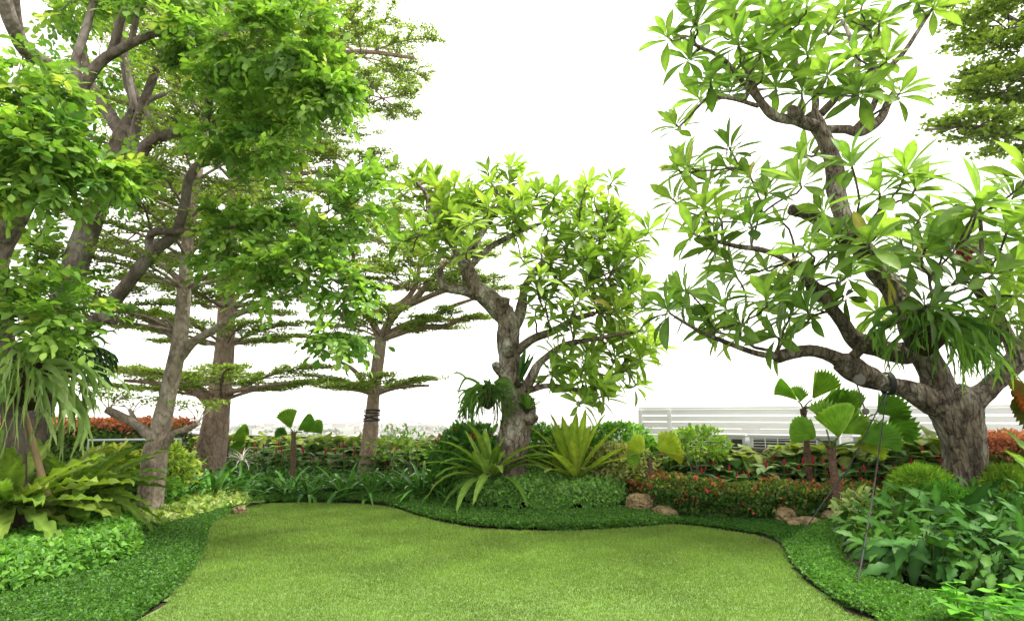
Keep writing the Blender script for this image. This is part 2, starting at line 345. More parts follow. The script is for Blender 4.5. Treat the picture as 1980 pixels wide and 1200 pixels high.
lawn_poly = smoothpoly([(5.5, -5), (4.6, 1.5), (3.9, 3.9)] + lawn_edge + [(-3.6, 3.9), (-4.6, 1.5), (-5.5, -5)], 4)
def lawnmat():
    m, t, o = newmat("lawn_turf"); geo = N(t, "ShaderNodeNewGeometry"); mp = N(t, "ShaderNodeMapping"); mp.inputs["Scale"].default_value = (.6, 1.6, 1)
    t.links.new(geo.outputs["Position"], mp.inputs["Vector"])
    n = N(t, "ShaderNodeTexNoise"); n.inputs["Scale"].default_value = 14; n.inputs["Detail"].default_value = 8; t.links.new(mp.outputs[0], n.inputs["Vector"])
    r = N(t, "ShaderNodeValToRGB"); r.color_ramp.elements[0].color = (.07, .14, .022, 1); r.color_ramp.elements[1].color = (.15, .26, .055, 1)
    r.color_ramp.elements[0].position = .3; r.color_ramp.elements[1].position = .7; t.links.new(n.outputs[0], r.inputs[0])
    p = N(t, "ShaderNodeBsdfPrincipled"); p.inputs["Roughness"].default_value = .8; t.links.new(r.outputs[0], p.inputs["Base Color"])
    b = N(t, "ShaderNodeBump"); b.inputs["Distance"].default_value = .02; t.links.new(n.outputs[0], b.inputs["Height"]); t.links.new(b.outputs[0], p.inputs["Normal"])
    t.links.new(p.outputs[0], o.inputs[0]); return m
flat = lambda x, y: 0 * np.asarray(x) + .002
tag(sheet("lawn", lawn_poly, 0, lawnmat(), .09, flat), kind='structure')
def grass():
    n = 520000; q = [p for p in lawn_poly]
    # denser where it is near
    x, y = polypts([(a, max(b, 2.2)) for a, b in q], n); k = (y > 3) ; x, y = x[k], y[k]; n = len(x)
    p = np.stack([x, y, np.full(n, .002)], 1); big = noise3(p, .9, 8) * .25 + noise3(p * np.array([1, 2.8, 1]), 7, 9) * .6 + noise3(p * np.array([1, 2.2, 1]), 19, 10) * .6
    d = nrm(np.stack([rng.normal(size=n) * .55, rng.normal(size=n) * .55, np.ones(n)], 1))
    s = .024 * rng.uniform(.6, 1.3, n) * (1 + .15 * big) * np.clip(y / 6, .9, 1.5)
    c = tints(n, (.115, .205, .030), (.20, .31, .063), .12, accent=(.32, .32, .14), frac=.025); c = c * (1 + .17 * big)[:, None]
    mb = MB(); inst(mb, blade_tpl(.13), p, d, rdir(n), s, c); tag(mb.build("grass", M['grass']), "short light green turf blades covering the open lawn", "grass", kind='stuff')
grass()
# strips of dark ground cover along the lawn edge
TP_S = dia_tpl(.34, .3)
def strip(px, n, label, size=.032, h=.06, ca=(.030, .10, .013), cb=(.115, .26, .045)):
    lp = np.array(lawn_px, float); qq = []
    for x, y in px:   # thin bare soil joint next to the lawn, added as the strip's edge shadow
        e = np.hypot(lp[:, 0] - x, (lp[:, 1] - y) * 2)
        if e.min() < 12:
            v = np.array([x - 950, (y - 1130)], float); v /= np.linalg.norm(v); x, y = x + v[0] * 6, y + v[1] * 5
        qq.append((x, y))
    poly = smoothpoly([tuple(G(x, y)[:2]) for x, y in qq], 3)
    return cover("ground_cover", poly, h, n, TP_S, size, ca, cb, M['leaf'], label, "ground cover", dome=.10, hn=.15, tilt=.7)
strip([(268, 1199), (343, 1139), (388, 1084), (401, 1040), (412, 1016), (452, 993), (480, 978), (420, 990), (330, 1015), (280, 1022), (262, 1060), (258, 1085), (200, 1108), (100, 1138), (0, 1165), (-120, 1200), (-160, 1260), (200, 1260)], 130000,
      "dark green fine turf-like strip curving between left clipped shrubs and lawn")
strip([(488, 977), (540, 973), (620, 973), (700, 976), (765, 984), (815, 1000), (885, 1016), (960, 1025), (1100, 1027), (1230, 1020), (1310, 1015), (1300, 1003), (1225, 988), (1150, 992), (1060, 995), (960, 992), (890, 982), (840, 965), (700, 963), (560, 962), (500, 966)], 100000,
      "dark green edging strip curving round the middle flower bed", size=.036, h=.07)
strip([(1315, 1014), (1400, 1026), (1480, 1041), (1514, 1061), (1530, 1094), (1540, 1060), (1610, 1040), (1640, 1026), (1500, 1013), (1400, 1006), (1310, 999)], 40000,
      "thin dark green edging strip below the red-flowered hedge", size=.032, h=.025, ca=(.022, .085, .01), cb=(.06, .17, .022))
strip([(1516, 1062), (1533, 1094), (1568, 1129), (1623, 1167), (1693, 1199), (1790, 1260), (2200, 1300), (2250, 1250), (1980, 1200), (1760, 1150), (1670, 1115), (1620, 1075), (1640, 1030), (1570, 1035)], 120000,
      "bright dark-edged green strip curving below the glossy lobed ferns", size=.032, h=.07, ca=(.036, .12, .015), cb=(.13, .30, .05))
# parapet
def wallbox(mb, x0, x1, off, z0, z1, th, mat=0):
    a = np.array([x0, Wall(x0), 0]) + WN * off; b = np.array([x1, Wall(x1), 0]) + WN * off; c = (a + b) / 2; L = np.linalg.norm(b - a)
    mb.box((c[0], c[1], (z0 + z1) / 2), (L, th, z1 - z0), WA, mat=mat)
mb = MB(); wallbox(mb, -14, 13, .1, -.05, .90, .18); pw = mb.build("parapet_wall", M['concrete'])
mb = MB(); wallbox(mb, -14, 13, .1, .902, .955, .24); cp = mb.build("coping", M['concrete'], pw)
tag(pw, "long weathered, shade-darkened grey concrete parapet wall behind the planted beds", "parapet wall")
# white louvre screen beyond the parapet
def fence():
    a = wallpt(1150, 2.6); e = a + WD * 12.5; L = 12.5
    root = empty("louvre_fence", (a[0], a[1], 0), "long white horizontal slat screen standing behind the air conditioners", "fence")
    mb = MB(); rel = lambda s: a + WD * s; og = tuple(root.location)
    zt = 1.69; c = rel(L / 2)
    for i in range(9): mb.box((c[0], c[1], zt - .09 - i * .145), (L, .03, .118), WA)
    mb.build("slat_panel", M['white'], root, og)
    tops = MB(); tops.box((c[0], c[1], zt), (L, .07, .05), WA); tops.build("top_rail", M['white'], root, og)
    for s in (.05, .75, 3.6, 5.0, 6.2, 8.3, 10.3, 12.4):
        pm = MB(); c = rel(s) - WN * .045; pm.box((c[0], c[1], zt / 2 - .02), (.09, .05, zt - .04), WA); pm.build("post", M['white'], root, og)
fence()
# air conditioners on the ledge
def aircon():
    root = empty("air_conditioner", (0, 0, 0), "", "air conditioner", "outdoor air conditioners beyond the parapet")
    mb = MB(); W, D, H = 1.5, .5, 1.16
    mb.box((0, .05, .08), (W, D - .1, .16)); mb.box((0, .03, .66), (W, D - .06, .98)); mb.box((0, 0, H - .005), (W + .04, D + .04, .03))
    mb.build("case", M['white'], root)
    f = MB(); f.box((-.14, -.225, .98), (1.08, .02, .26)); f.box((.60, -.225, 1.0), (.2, .02, .16)); f.build("fan_opening", M['dark'], root)
    g = MB()
    for z in (.88, .93, .98, 1.03, 1.08): g.box((-.14, -.242, z), (1.1, .008, .012))
    for x in np.linspace(-.68, .4, 6): g.box((x, -.250, .98), (.016, .008, .27))
    g.build("grille", M['white'], root)
    fr = MB()
    for z in (.84, 1.115): fr.box((-.14, -.237, z), (1.12, .035, .025))
    for x in (-.69, .41): fr.box((x, -.237, .978), (.02, .035, .25))
    fr.build("bezel", M['white'], root)
    return root
ac = aircon()
for i, (px, lb) in enumerate(((1345, "white air conditioner half hidden behind the small yellow-green bush"), (1522, "white air conditioner behind the tall thin fan palm"), (1748, "white air conditioner between the short palm and the big trunk"), (1990, "white air conditioner right of the big frangipani trunk"))):
    o = ac if i == 0 else copy_tree(ac); p = wallpt(px, .85); o.location = (p[0], p[1], 0.0); o.rotation_euler = (0, 0, WA); o['label'] = lb
# handrail pipe in front of the left hedge
mb = MB(); a, b = P(172, 851, 12.4), P(350, 849, 12.4); tube(mb, [a, b], .028, 10)
for p in (a, b): tube(mb, [p, [p[0], p[1], -.02]], .024, 8)
tag(mb.build("handrail", M['grey']), "grey-green metal handrail pipe before the red-tipped left hedge", "handrail")
# ---- the hazy city far below
ZC = -42.0
mb = MB(); n = 40; mb.add([[-30000, 60, ZC], [30000, 60, ZC], [30000, 40000, ZC], [-30000, 40000, ZC]], [[0, 1, 2, 3]])
tag(mb.build("city_ground", rockmat("city_land", (.05, .07, .04), (.17, .165, .15), (.06, .085, .05), .03, .2, .1, blotch=.006)), kind='structure')
def city():
    protos = []
    pal = [(.30, .30, .29), (.24, .235, .22), (.34, .34, .335), (.24, .19, .165)]; roofs = [(.20, .10, .07), (.22, .215, .21), (.16, .12, .10), (.27, .27, .28)]
    for i in range(6):
        mb = MB(); Wd, Dp, H = ((13, 10, 7), (18, 11, 10), (11, 11, 5), (26, 14, 8), (16, 12, 15), (34, 16, 6))[i]; c = pal[i % 4]
        mb.box((0, 0, H / 2), (Wd, Dp, H), 0, c)
        for fl in range(max(1, H // 3 - (H > 9))):
            for k in range(int(Wd // 3)): mb.box((-Wd / 2 + 1.9 + k * 3, -Dp / 2 - .03, 1.7 + fl * 3), (1.3, .08, 1.4), 0, (.10, .11, .12))
        if i in (4,): mb.box((0, 0, H + .4), (Wd + .4, Dp + .4, .8), 0, roofs[3])
        else:
            r = roofs[i % 4]; a, b, h = Wd / 2 + .7, Dp / 2 + .7, 3.0
            mb.add([[-a, -b, H], [a, -b, H], [a, b, H], [-a, b, H], [-a + b, 0, H + h], [a - b, 0, H + h]], [[0, 1, 5, 4], [2, 3, 4, 5]], r, 0, False)
            mb.add([[-a, -b, H], [a, -b, H], [a, b, H], [-a, b, H], [-a + b, 0, H + h], [a - b, 0, H + h]], [[1, 2, 5], [3, 0, 4]], r, 0, False)
        protos.append(mb.build("distant_house", M['tint']))
    k = 0
    for i in range(230):
        if i < 6: o = protos[i]
        else:
            o = protos[int(rng.integers(0, 6))].copy(); S.collection.objects.link(o)
        Y = 900 * (4.2 ** (rng.random() ** 1.15)); px = rng.uniform(150, 1220) if rng.random() < .85 else rng.uniform(1220, 1980)
        o.location = ((px - 990) / FPX * Y, Y, ZC); o.rotation_euler = (0, 0, rng.uniform(-.6, .6)); s = rng.uniform(.8, 1.35) * (1 if Y < 1800 else 1.5); o.scale = (s, s, s * rng.uniform(.8, 1.2))
        tag(o, "tiny pale house in the hazy city far below the parapet", "house", "houses of the distant city")
    # far-off tree clumps
    mb = MB()
    for i in range(260):
        Y = 950 * (4.2 ** rng.random()); px = rng.uniform(100, 1250); u = rdir(26); u[:, 2] = abs(u[:, 2]); s = rng.uniform(5, 13)
        c = np.array([(px - 990) / FPX * Y, Y, ZC + s * .3]); n = 26
        inst(mb, leaf_tpl(2, .5), c + u * np.array([s * 1.5, s, s * .7]), rdir(n), rdir(n), s * .6, tints(n, (.03, .06, .025), (.06, .10, .04)))
    tag(mb.build("distant_trees", M['core']), "scattered dark tree clumps among the far hazy houses", "trees", kind='stuff')
    # two long low sheds on the horizon
    for px, Y, L, H, lb in ((692, 2900, 85, 26, "long grey-blue block on the skyline left of the third tree trunk"), (738, 3100, 60, 22, "short grey-blue block on the skyline right of the third tree trunk"), (905, 3000, 90, 15, "low grey-blue block on the skyline behind the old stump tree")):
        mb = MB(); mb.box((0, 0, H / 2), (L, 30, H), 0, (.30, .34, .40)); mb.box((0, 0, H + 1), (L * .5, 20, 3), 0, (.3, .33, .38))
        for k in range(int(L // 7)): mb.box((-L / 2 + 4 + k * 7, -15.1, H * .6), (3, .3, H * .35), 0, (.14, .16, .19))
        o = mb.build("office_block", M['tint']); o.location = ((px - 990) / FPX * Y, Y, ZC); tag(o, lb, "building")
city()
# ================================================================ TREES
LEAFLET = [leaf_tpl(4, .29, .62, .22, dr, .04, sharp=.6, mid=1.15) for dr in (.2, .6, 1.0)]
def compound(mb, base, d, L, pairs, ls, ca, cb, mat=0, accent=None, frac=0):
    """pinnate leaves: rachis direction d, leaflets in pairs and one at the end"""
    n = len(base); d = nrm(d); up = nrm(UPV + .35 * rng.normal(size=(n, 3))); x = nrm(np.cross(d, up)); up = np.cross(x, d); tb = tints(n, ca, cb, accent=accent, frac=frac)
    L = np.broadcast_to(L, (n,))
    for k in range(pairs + 1):
        t = .35 + .65 * k / pairs; p = base + d * (L * t)[:, None] - UPV * (L * .22 * t * t)[:, None]
        for sgn in ((-1, 1) if k < pairs else (0,)):
            dd = nrm(d * (.55 if sgn else 1) + x * sgn * .85 - UPV * .12 + .16 * rng.normal(size=(n, 3))); uu = nrm(up + .35 * rng.normal(size=(n, 3)))
            inst(mb, LEAFLET, p + dd * .01, dd, uu, ls * rng.uniform(.6, 1.25, n) * (1.1 if not sgn else 1), tb * rng.uniform(.88, 1.12, (n, 1)), mat)
        if k == 0:
            e = base + d * L[:, None] - UPV * (L * .22)[:, None]; h = .004
            v = np.stack([base + x * h, base - x * h, e - x * h, e + x * h], 1).reshape(-1, 3); mb.add(v, np.arange(4 * n).reshape(-1, 4), np.array(ca) * 1.2, mat)
def shade_tree(name, loc, label, limbs, Y0, blobs, ca, cb, lump=.07, accent=None, frac=0, ls=.122):
    root = empty(name, loc, label, "tree"); og = tuple(root.location)
    tm = MB(); sk = Skel(); 
    for i, tr in enumerate(limbs): limb(tm, sk, tr, Y0, 14, lump, 3.0, 6, seed=i + 1, base=-.05 if i == 0 else None, ridge=.09)
    cm = MB(); sk2 = Skel(); sk2.p, sk2.d, sk2.r, sk2.L, sk2.ok = [list(a) for a in (sk.p, sk.d, sk.r, sk.L, sk.ok)]
    tips = []; axes = []
    for (px, py, rx, ry, Y, dens) in blobs:
        k = max(3, int(rx * ry / 640 * dens)); c = P(px, py, Y)
        for _ in range(k):
            a = rng.uniform(0, 6.28); r = math.sqrt(rng.random())
            q = P(px + rx * r * math.cos(a), py + ry * r * math.sin(a), Y + rng.uniform(-.8, .8) * rx * Y / FPX)
            tips.append(q); axes.append(nrm(nrm(q - c) + np.array([0, 0, -.15]) + .5 * rng.normal(size=3)))
    ends = grow(tm, sk2, tips, axes, .007, .013, .12, .35, 5, 6, .035)
    bs = []; ds = []
    for i, q in ends:
        seg = q[2:]; 
        for _ in range(12):
            j = rng.integers(0, len(seg) - 1) if rng.random() < .6 else len(seg) - 2; t = rng.random(); p = seg[j] * (1 - t) + seg[j + 1] * t; f = nrm(seg[j + 1] - seg[j])
            bs.append(p); ds.append(nrm(f * .6 + rdir(1)[0] * [1, 1, .5] + np.array([0, 0, .12])))
    compound(cm, np.array(bs), np.array(ds), rng.uniform(.26, .48, len(bs)), 4, ls, ca, cb, accent=accent, frac=frac)
    tm.build("trunk", M['bark_grey'], root, og); cm.build("crown", M['leaf'], root, og)
    return root
L1 = [[(30, 1035, 0, 20), (30, 900, 0, 18), (22, 780, 0, 18), (8, 680, 0, 20), (-8, 580, 0, 22), (-10, 500, 0, 24), (15, 440, 0, 24), (50, 385, 0, 20), (60, 372, 0, 17)],
      [(52, 388, 0, 16), (30, 345, 0, 13), (8, 320, 0, 12), (-20, 280, 0, 10), (-50, 200, 0, 8)],
      [(50, 390, 0, 15), (85, 350, .1, 15), (120, 310, .2, 15), (142, 265, .2, 15), (152, 200, .2, 15), (160, 160, .2, 14)],
      [(156, 180, .2, 11), (147, 120, .2, 9), (165, 60, .2, 8), (185, -10, .2, 7), (200, -80, .2, 6)],
      [(158, 168, .2, 12), (190, 125, .2, 11), (220, 103, .2, 10), (280, 72, .2, 8), (330, 60, .3, 5)],
      [(215, 105, .2, 9), (228, 60, .2, 8), (240, 10, .2, 7), (245, -60, .2, 6)],
      [(252, 88, .2, 6), (262, 40, .2, 6), (275, -30, .2, 5)],
      [(150, 170, .2, 10), (95, 125, -.2, 12), (50, 100, -.6, 13), (25, 50, -.9, 14), (5, -10, -1.1, 15), (-10, -90, -1.3, 15)],
      [(45, 95, -.6, 11), (32, 40, -.8, 11), (25, -30, -1, 11)],
      [(20, 720, 0, 12), (-20, 690, -.2, 12), (-60, 640, -.4, 10)]]
L2 = [[(62, 985, 0, 24), (66, 880, 0, 22), (78, 760, 0, 22), (108, 620, 0, 23), (150, 500, 0, 24), (182, 405, 0, 23), (212, 330, 0, 19), (236, 268, 0, 18), (240, 240, 0, 15)],
      [(236, 262, 0, 13), (212, 222, 0, 12), (190, 190, .2, 10), (172, 150, .3, 8), (160, 90, .4, 6)],
      [(195, 205, .2, 8), (170, 235, -.1, 8), (150, 248, -.2, 7)],
      [(241, 250, 0, 13), (262, 205, 0, 11), (250, 160, 0, 11), (243, 120, 0, 9), (226, 40, 0, 7), (215, -50, 0, 6)],
      [(256, 330, -.1, 12), (258, 270, -.2, 11), (275, 205, -.3, 9), (300, 140, -.4, 8), (325, 70, -.4, 6), (340, 0, -.4, 5)],
      [(262, 215, -.2, 6), (250, 150, -.2, 6), (238, 70, -.2, 6), (235, 0, -.2, 5)],
      [(255, 330, -.1, 13), (280, 285, -.2, 12), (310, 264, -.3, 11), (345, 256, -.3, 10), (385, 250, -.3, 9), (440, 230, -.3, 6)],
      [(312, 262, -.3, 6), (290, 232, -.3, 6), (283, 200, -.3, 5), (320, 180, -.3, 5)],
      [(392, 248, -.3, 8), (403, 215, -.4, 8), (404, 170, -.4, 8), (412, 125, -.4, 7), (440, 60, -.5, 5)],
      [(104, 655, 0, 14), (155, 645, -.1, 13), (196, 612, -.2, 14), (222, 580, -.2, 14), (255, 538, -.2, 13), (295, 488, -.2, 12), (338, 452, -.2, 10), (356, 400, -.2, 9), (366, 345, -.2, 9), (400, 296, -.2, 7), (430, 270, -.2, 5)],
      [(292, 490, -.2, 10), (288, 465, -.2, 8), (300, 448, -.3, 8), (340, 448, -.3, 6), (380, 445, -.3, 5), (440, 440, -.3, 4)],
      [(200, 600, -.2, 13), (208, 614, -.3, 12), (222, 618, -.35, 10)],
      [(420, 250, -.3, 7), (470, 190, -.3, 7), (510, 178, -.3, 6), (550, 182, -.3, 5)],
      [(440, 230, -.3, 5), (500, 130, -.5, 5), (560, 90, -.6, 4), (620, 90, -.6, 3)],
      [(440, 440, -.3, 4), (520, 430, -.3, 4), (600, 420, -.4, 3)]]
GA, GB, GY = (.075, .175, .030), (.235, .385, .068), (.36, .43, .11)
shade_tree("shade_tree", G(30, 1035), "leaning grey-barked shade tree at the left edge with bright rounded leaves and hanging staghorn", L1, 7.0,
    [(50, 175, 95, 60, 6.0, 1), (60, 250, 100, 60, 5.9, 1.1), (70, 330, 95, 60, 5.9, 1.1), (170, 350, 70, 45, 6.2, 1), 
     (90, 575, 80, 50, 6.3, .5), (20, 560, 60, 60, 6.4, .5), (150, 620, 40, 50, 6.3, .45), (60, 640, 60, 30, 6.5, .35), (100, 30, 90, 50, 7.6, .7), (345, 5, 70, 35, 7.2, 1), (220, -40, 100, 30, 7, .6), (190, 140, 150, 90, 10.2, .35), (-60, 300, 80, 120, 6, .5)],
    GA, GB, accent=GY, frac=.045)
shade_tree("shade_tree", G(62, 985), "tall grey-barked shade tree with a forked trunk and wide bright leafy crown, second from left", L2, 8.5,
    [(385, 70, 60, 60, 7.6, 1.1), (450, 60, 110, 70, 7.2, 1.2), (560, 70, 90, 70, 7.0, 1.1), (620, 140, 70, 60, 7.2, 1), (560, 170, 100, 60, 7.5, 1), (660, 180, 50, 50, 7.4, .7), (440, 160, 80, 50, 7.7, 1),
     (470, 245, 90, 50, 7.7, 1.2), (540, 260, 70, 45, 7.6, 1), (500, 300, 90, 30, 7.8, .8), (250, 340, 60, 40, 7.6, .8),
     (430, 430, 50, 50, 8.0, .9), (520, 420, 80, 50, 7.8, 1), (620, 410, 80, 50, 7.6, 1), (690, 390, 40, 50, 7.5, .7), (480, 490, 70, 50, 7.9, 1), (580, 500, 90, 55, 7.6, 1.1), (640, 560, 60, 50, 7.5, .9), (660, 620, 40, 35, 7.4, .7), (550, 560, 50, 30, 7.8, .6), (200, 120, 150, 80, 10.5, .35), (60, 470, 70, 40, 8.6, .7), (100, 520, 90, 50, 8.8, .7)],
    GA, GB, accent=GY, frac=.035)
# ---------------------------------------------------------------- layered umbrella trees
TINY = [dia_tpl(.30, .2, .62), dia_tpl(.36, .45, .6)]
def layer(tm, cm, c, zr, Rr, nb, dens, ls, rb, ca, cb, az0=0, az1=2 * math.pi, cent=(0, 0)):
    P0 = []; DD = []
    for b in range(nb):
        az = az0 + (az1 - az0) * (b + rng.uniform(.2, .8)) / nb; rr = Rr * rng.uniform(.72, 1.05); dz = zr - c[2] + rng.normal() * .05 * Rr
        s = np.linspace(0, 1, 9); wob = rng.normal() * .16
        def at(s, az=az, rr=rr, dz=dz, wob=wob):
            a = az + wob * s; return np.stack([c[0] + np.cos(a) * rr * s + cent[0] * s, c[1] + np.sin(a) * rr * s + cent[1] * s, c[2] + dz * (1 - (1 - s) ** 2.4)], -1)
        q = at(s); tube(tm, q, np.linspace(rb, .006, 9), 6, .06, 6)
        nsub = int(5 + rr * 3.2)
        for k in range(nsub):
            s0 = .18 + .8 * (k + rng.random()) / nsub; a0 = az + (1 if k % 2 else -1) * rng.uniform(.5, 1.0); ln = rr * (.42 - .28 * s0) * rng.uniform(.8, 1.2) + .1
            p0 = at(np.array([s0]))[0]; e = p0 + np.array([math.cos(a0) * ln, math.sin(a0) * ln, rng.uniform(-.01, .07) * ln])
            if ln > .25: tube(tm, np.array([p0, (p0 + e) / 2 + [0, 0, .03 * ln], e]), [.012, .008, .004], 4, 0, cap=False)
            m = max(2, int(ln / .048 * dens)); t = rng.uniform(.12, 1.04, m)[:, None]; P0.append(p0 + (e - p0) * t); DD.append(np.repeat(nrm(e - p0)[None], m, 0))
        m = int(rr / .05 * dens); t = rng.uniform(.35, 1.03, m); P0.append(at(t)); DD.append(np.repeat(nrm(q[-1] - q[0])[None], m, 0))
    P0 = np.concatenate(P0); DD = np.concatenate(DD); n = len(P0); k = 5
    P1 = np.repeat(P0, k, 0) + rng.normal(size=(n * k, 3)) * np.array([.06, .06, .02]) * (ls / .07) + UPV * .025
    d = nrm(np.repeat(DD, k, 0) * .3 + rdir(n * k) * np.array([1, 1, .45]) + UPV * .25); up = nrm(UPV + .5 * rng.normal(size=(n * k, 3)))
    inst(cm, TINY, P1, d, up, ls * rng.uniform(.7, 1.2, n * k), tints(n * k, ca, cb))
UA, UB = (.12, .205, .035), (.30, .41, .08)
def umbrella_tree(loc, label, limbs, Y0, layers, mat, ls=.085, ca=UA, cb=UB):
    root = empty("umbrella_tree", loc, label, "tree"); og = tuple(root.location); tm = MB(); cm = MB()
    for i, tr in enumerate(limbs): limb(tm, None, tr, Y0, 14, .06, 2.5, 6, ridge=.08, seed=i + 20, base=-.05 if i == 0 else None)
    for (px, py, dY, pyr, Rr, nb, dens, rb, *az) in layers:
        c = P(px, py, Y0 + dY); zr = P(px, pyr, Y0 + dY)[2]; layer(tm, cm, c, zr, Rr, nb, dens, ls, rb, ca, cb, *az)
    tm.build("trunk", M[mat], root, og); cm.build("crown", M['leaf'], root, og); return root
PI = math.pi
umbrella_tree(G(288, 1003), "slim pale-barked layered tree nearest the lawn's left corner, with cut side stubs low down",
    [[(286, 1006, 0, 25), (291, 960, 0, 22), (300, 880, 0, 21), (312, 820, 0, 17), (330, 740, 0, 15), (347, 660, 0, 14), (355, 580, 0, 13), (362, 480, 0, 11), (370, 400, 0, 10), (385, 330, 0, 8), (398, 250, 0, 6), (405, 120, 0, 5), (405, -60, 0, 3)],
     [(306, 868, 0, 14), (290, 842, -.05, 9), (262, 820, -.1, 8), (236, 806, -.15, 8), (206, 791, -.2, 7)],
     [(300, 850, 0, 6), (275, 835, .2, 6), (255, 800, .3, 4), (250, 790, .3, 3)],
     [(318, 862, 0, 10), (336, 838, -.1, 6), (360, 830, -.1, 5), (385, 818, -.2, 4)],
     [(350, 690, 0, 9), (375, 660, -.1, 8), (410, 640, -.2, 7), (450, 612, -.3, 6), (490, 595, -.4, 5), (560, 560, -.5, 3)],
     [(348, 655, 0, 9), (322, 640, .1, 7), (280, 615, .2, 6), (225, 592, .3, 4)],
     [(357, 555, 0, 7), (335, 530, .1, 6), (300, 505, .2, 5), (240, 470, .3, 3)]], 9.3,
    [(340, 640, 0, 600, 1.6, 5, 1.2, .03, PI * .55, PI * 1.35), (356, 560, 0, 520, 1.9, 6, 1.2, .03), (362, 500, 0, 455, 2.0, 6, 1.2, .03), (368, 420, 0, 385, 2.0, 6, 1.1, .03), (380, 350, 0, 315, 2.1, 6, 1.1, .025), (398, 250, 0, 215, 2.0, 6, 1, .02), (405, 130, 0, 100, 2.0, 6, 1, .02), (405, 20, 0, -10, 1.8, 6, .9, .02),
     (210, 793, -.2, 755, .42, 4, .45, .008), (255, 800, .3, 770, .45, 4, .4, .008), (383, 818, -.2, 780, .4, 4, .45, .008), (240, 470, .3, 440, 1.3, 5, 1.1, .015), (225, 592, .3, 575, 1.0, 5, 1.1, .012)], "bark_tan", .055)
umbrella_tree(G(405, 915, .1), "thickest reddish-brown layered tree standing behind the strap-leaved lilies at left",
    [[(402, 940, 0, 33), (405, 905, 0, 29), (415, 830, 0, 24), (428, 740, 0, 20), (437, 640, 0, 17), (440, 540, 0, 15), (450, 400, 0, 12), (462, 320, 0, 10), (475, 200, 0, 8), (480, 60, 0, 6), (485, -90, 0, 4)],
     [(418, 800, 0, 10), (395, 770, -.2, 8), (365, 752, -.4, 7), (320, 742, -.6, 5), (240, 735, -.8, 3)],
     [(437, 760, 0, 7), (455, 755, -.3, 5), (500, 748, -.6, 4), (560, 740, -.8, 3)],
     [(440, 560, 0, 9), (470, 520, .2, 7), (520, 480, .4, 5), (600, 440, .6, 3)],
     [(462, 340, 0, 7), (520, 330, -.4, 6), (560, 340, -.5, 5), (620, 330, -.8, 3)],
     [(478, 140, 0, 7), (560, 120, -.6, 6), (690, 100, -1.0, 5), (800, 112, -1.3, 4)]], 14.5,
    [(428, 775, 0, 735, 2.75, 9, 1.5, .045), (437, 670, 0, 640, 2.3, 8, 1.5, .04), (440, 600, 0, 565, 2.4, 8, 1.4, .04), (444, 520, 0, 490, 2.6, 8, 1.4, .04), (452, 440, 0, 410, 3.0, 8, 1.3, .04), (460, 365, 0, 335, 3.5, 9, 1.4, .04), (466, 300, 0, 265, 3.2, 8, 1.2, .035), (472, 230, 0, 205, 3.9, 9, 1.4, .035), (476, 160, 0, 120, 4.3, 10, 1.5, .035), (480, 80, 0, 40, 4.0, 9, 1.4, .03), (482, 0, 0, -40, 3.6, 9, 1.3, .03), (484, -80, 0, -120, 3.0, 8, 1.2, .02),
     (700, 110, -1.0, 105, 1.9, 7, 1.6, .02), (740, 190, -.8, 190, 1.2, 6, 1.6, .02), (680, 330, -.4, 322, 1.3, 6, 1.5, .02)], "bark_brown", .068)
umbrella_tree(G(708, 925, .1), "slender brown layered tree with a dark strap on its trunk, left of the gnarled frangipani",
    [[(706, 945, 0, 18), (709, 900, 0, 16), (715, 850, 0, 14), (722, 770, 0, 12), (735, 670, 0, 11), (738, 640, 0, 11)],
     [(737, 660, 0, 8), (722, 625, .1, 7), (705, 590, .2, 6), (690, 540, .4, 5), (680, 470, .5, 3)],
     [(737, 650, 0, 9), (765, 605, -.1, 8), (800, 580, -.2, 7), (830, 545, -.3, 6), (870, 500, -.4, 5), (910, 470, -.5, 3)],
     [(790, 590, -.2, 6), (850, 565, -.3, 5), (920, 545, -.5, 3)],
     [(720, 605, .1, 6), (770, 590, .3, 6), (800, 560, .5, 5), (810, 520, .6, 4), (815, 470, .7, 3)],
     [(742, 650, 0, 6), (790, 625, .2, 6), (840, 610, .3, 5), (880, 590, .4, 4), (940, 570, .5, 2)],
     [(742, 655, 0, 6), (770, 645, -.2, 6), (810, 632, -.3, 6), (860, 630, -.4, 5), (900, 612, -.5, 3)],
     [(718, 765, 0, 6), (700, 735, -.1, 5), (680, 712, -.2, 4), (640, 690, -.3, 2)],
     [(724, 762, 0, 5), (770, 748, -.2, 4), (830, 745, -.3, 2)]], 14.0,
    [(722, 765, 0, 738, 1.7, 8, 1.3, .025), (738, 655, 0, 625, 1.9, 8, 1.3, .03), (880, 620, -.4, 612, .95, 6, 1.4, .015), (900, 560, -.4, 552, 1.2, 6, 1.4, .015), (790, 560, -.2, 530, 1.8, 8, 1.3, .02), (870, 510, -.4, 490, 1.5, 7, 1.3, .015), (690, 530, .4, 505, 1.5, 7, 1.2, .015), (750, 480, .5, 445, 1.7, 7, 1.3, .015), (815, 460, .7, 430, 1.6, 7, 1.2, .015), (720, 410, .5, 395, 1.3, 6, 1.1, .015), (640, 692, -.3, 685, .5, 4, .7, .008)], "bark_brown", .066)
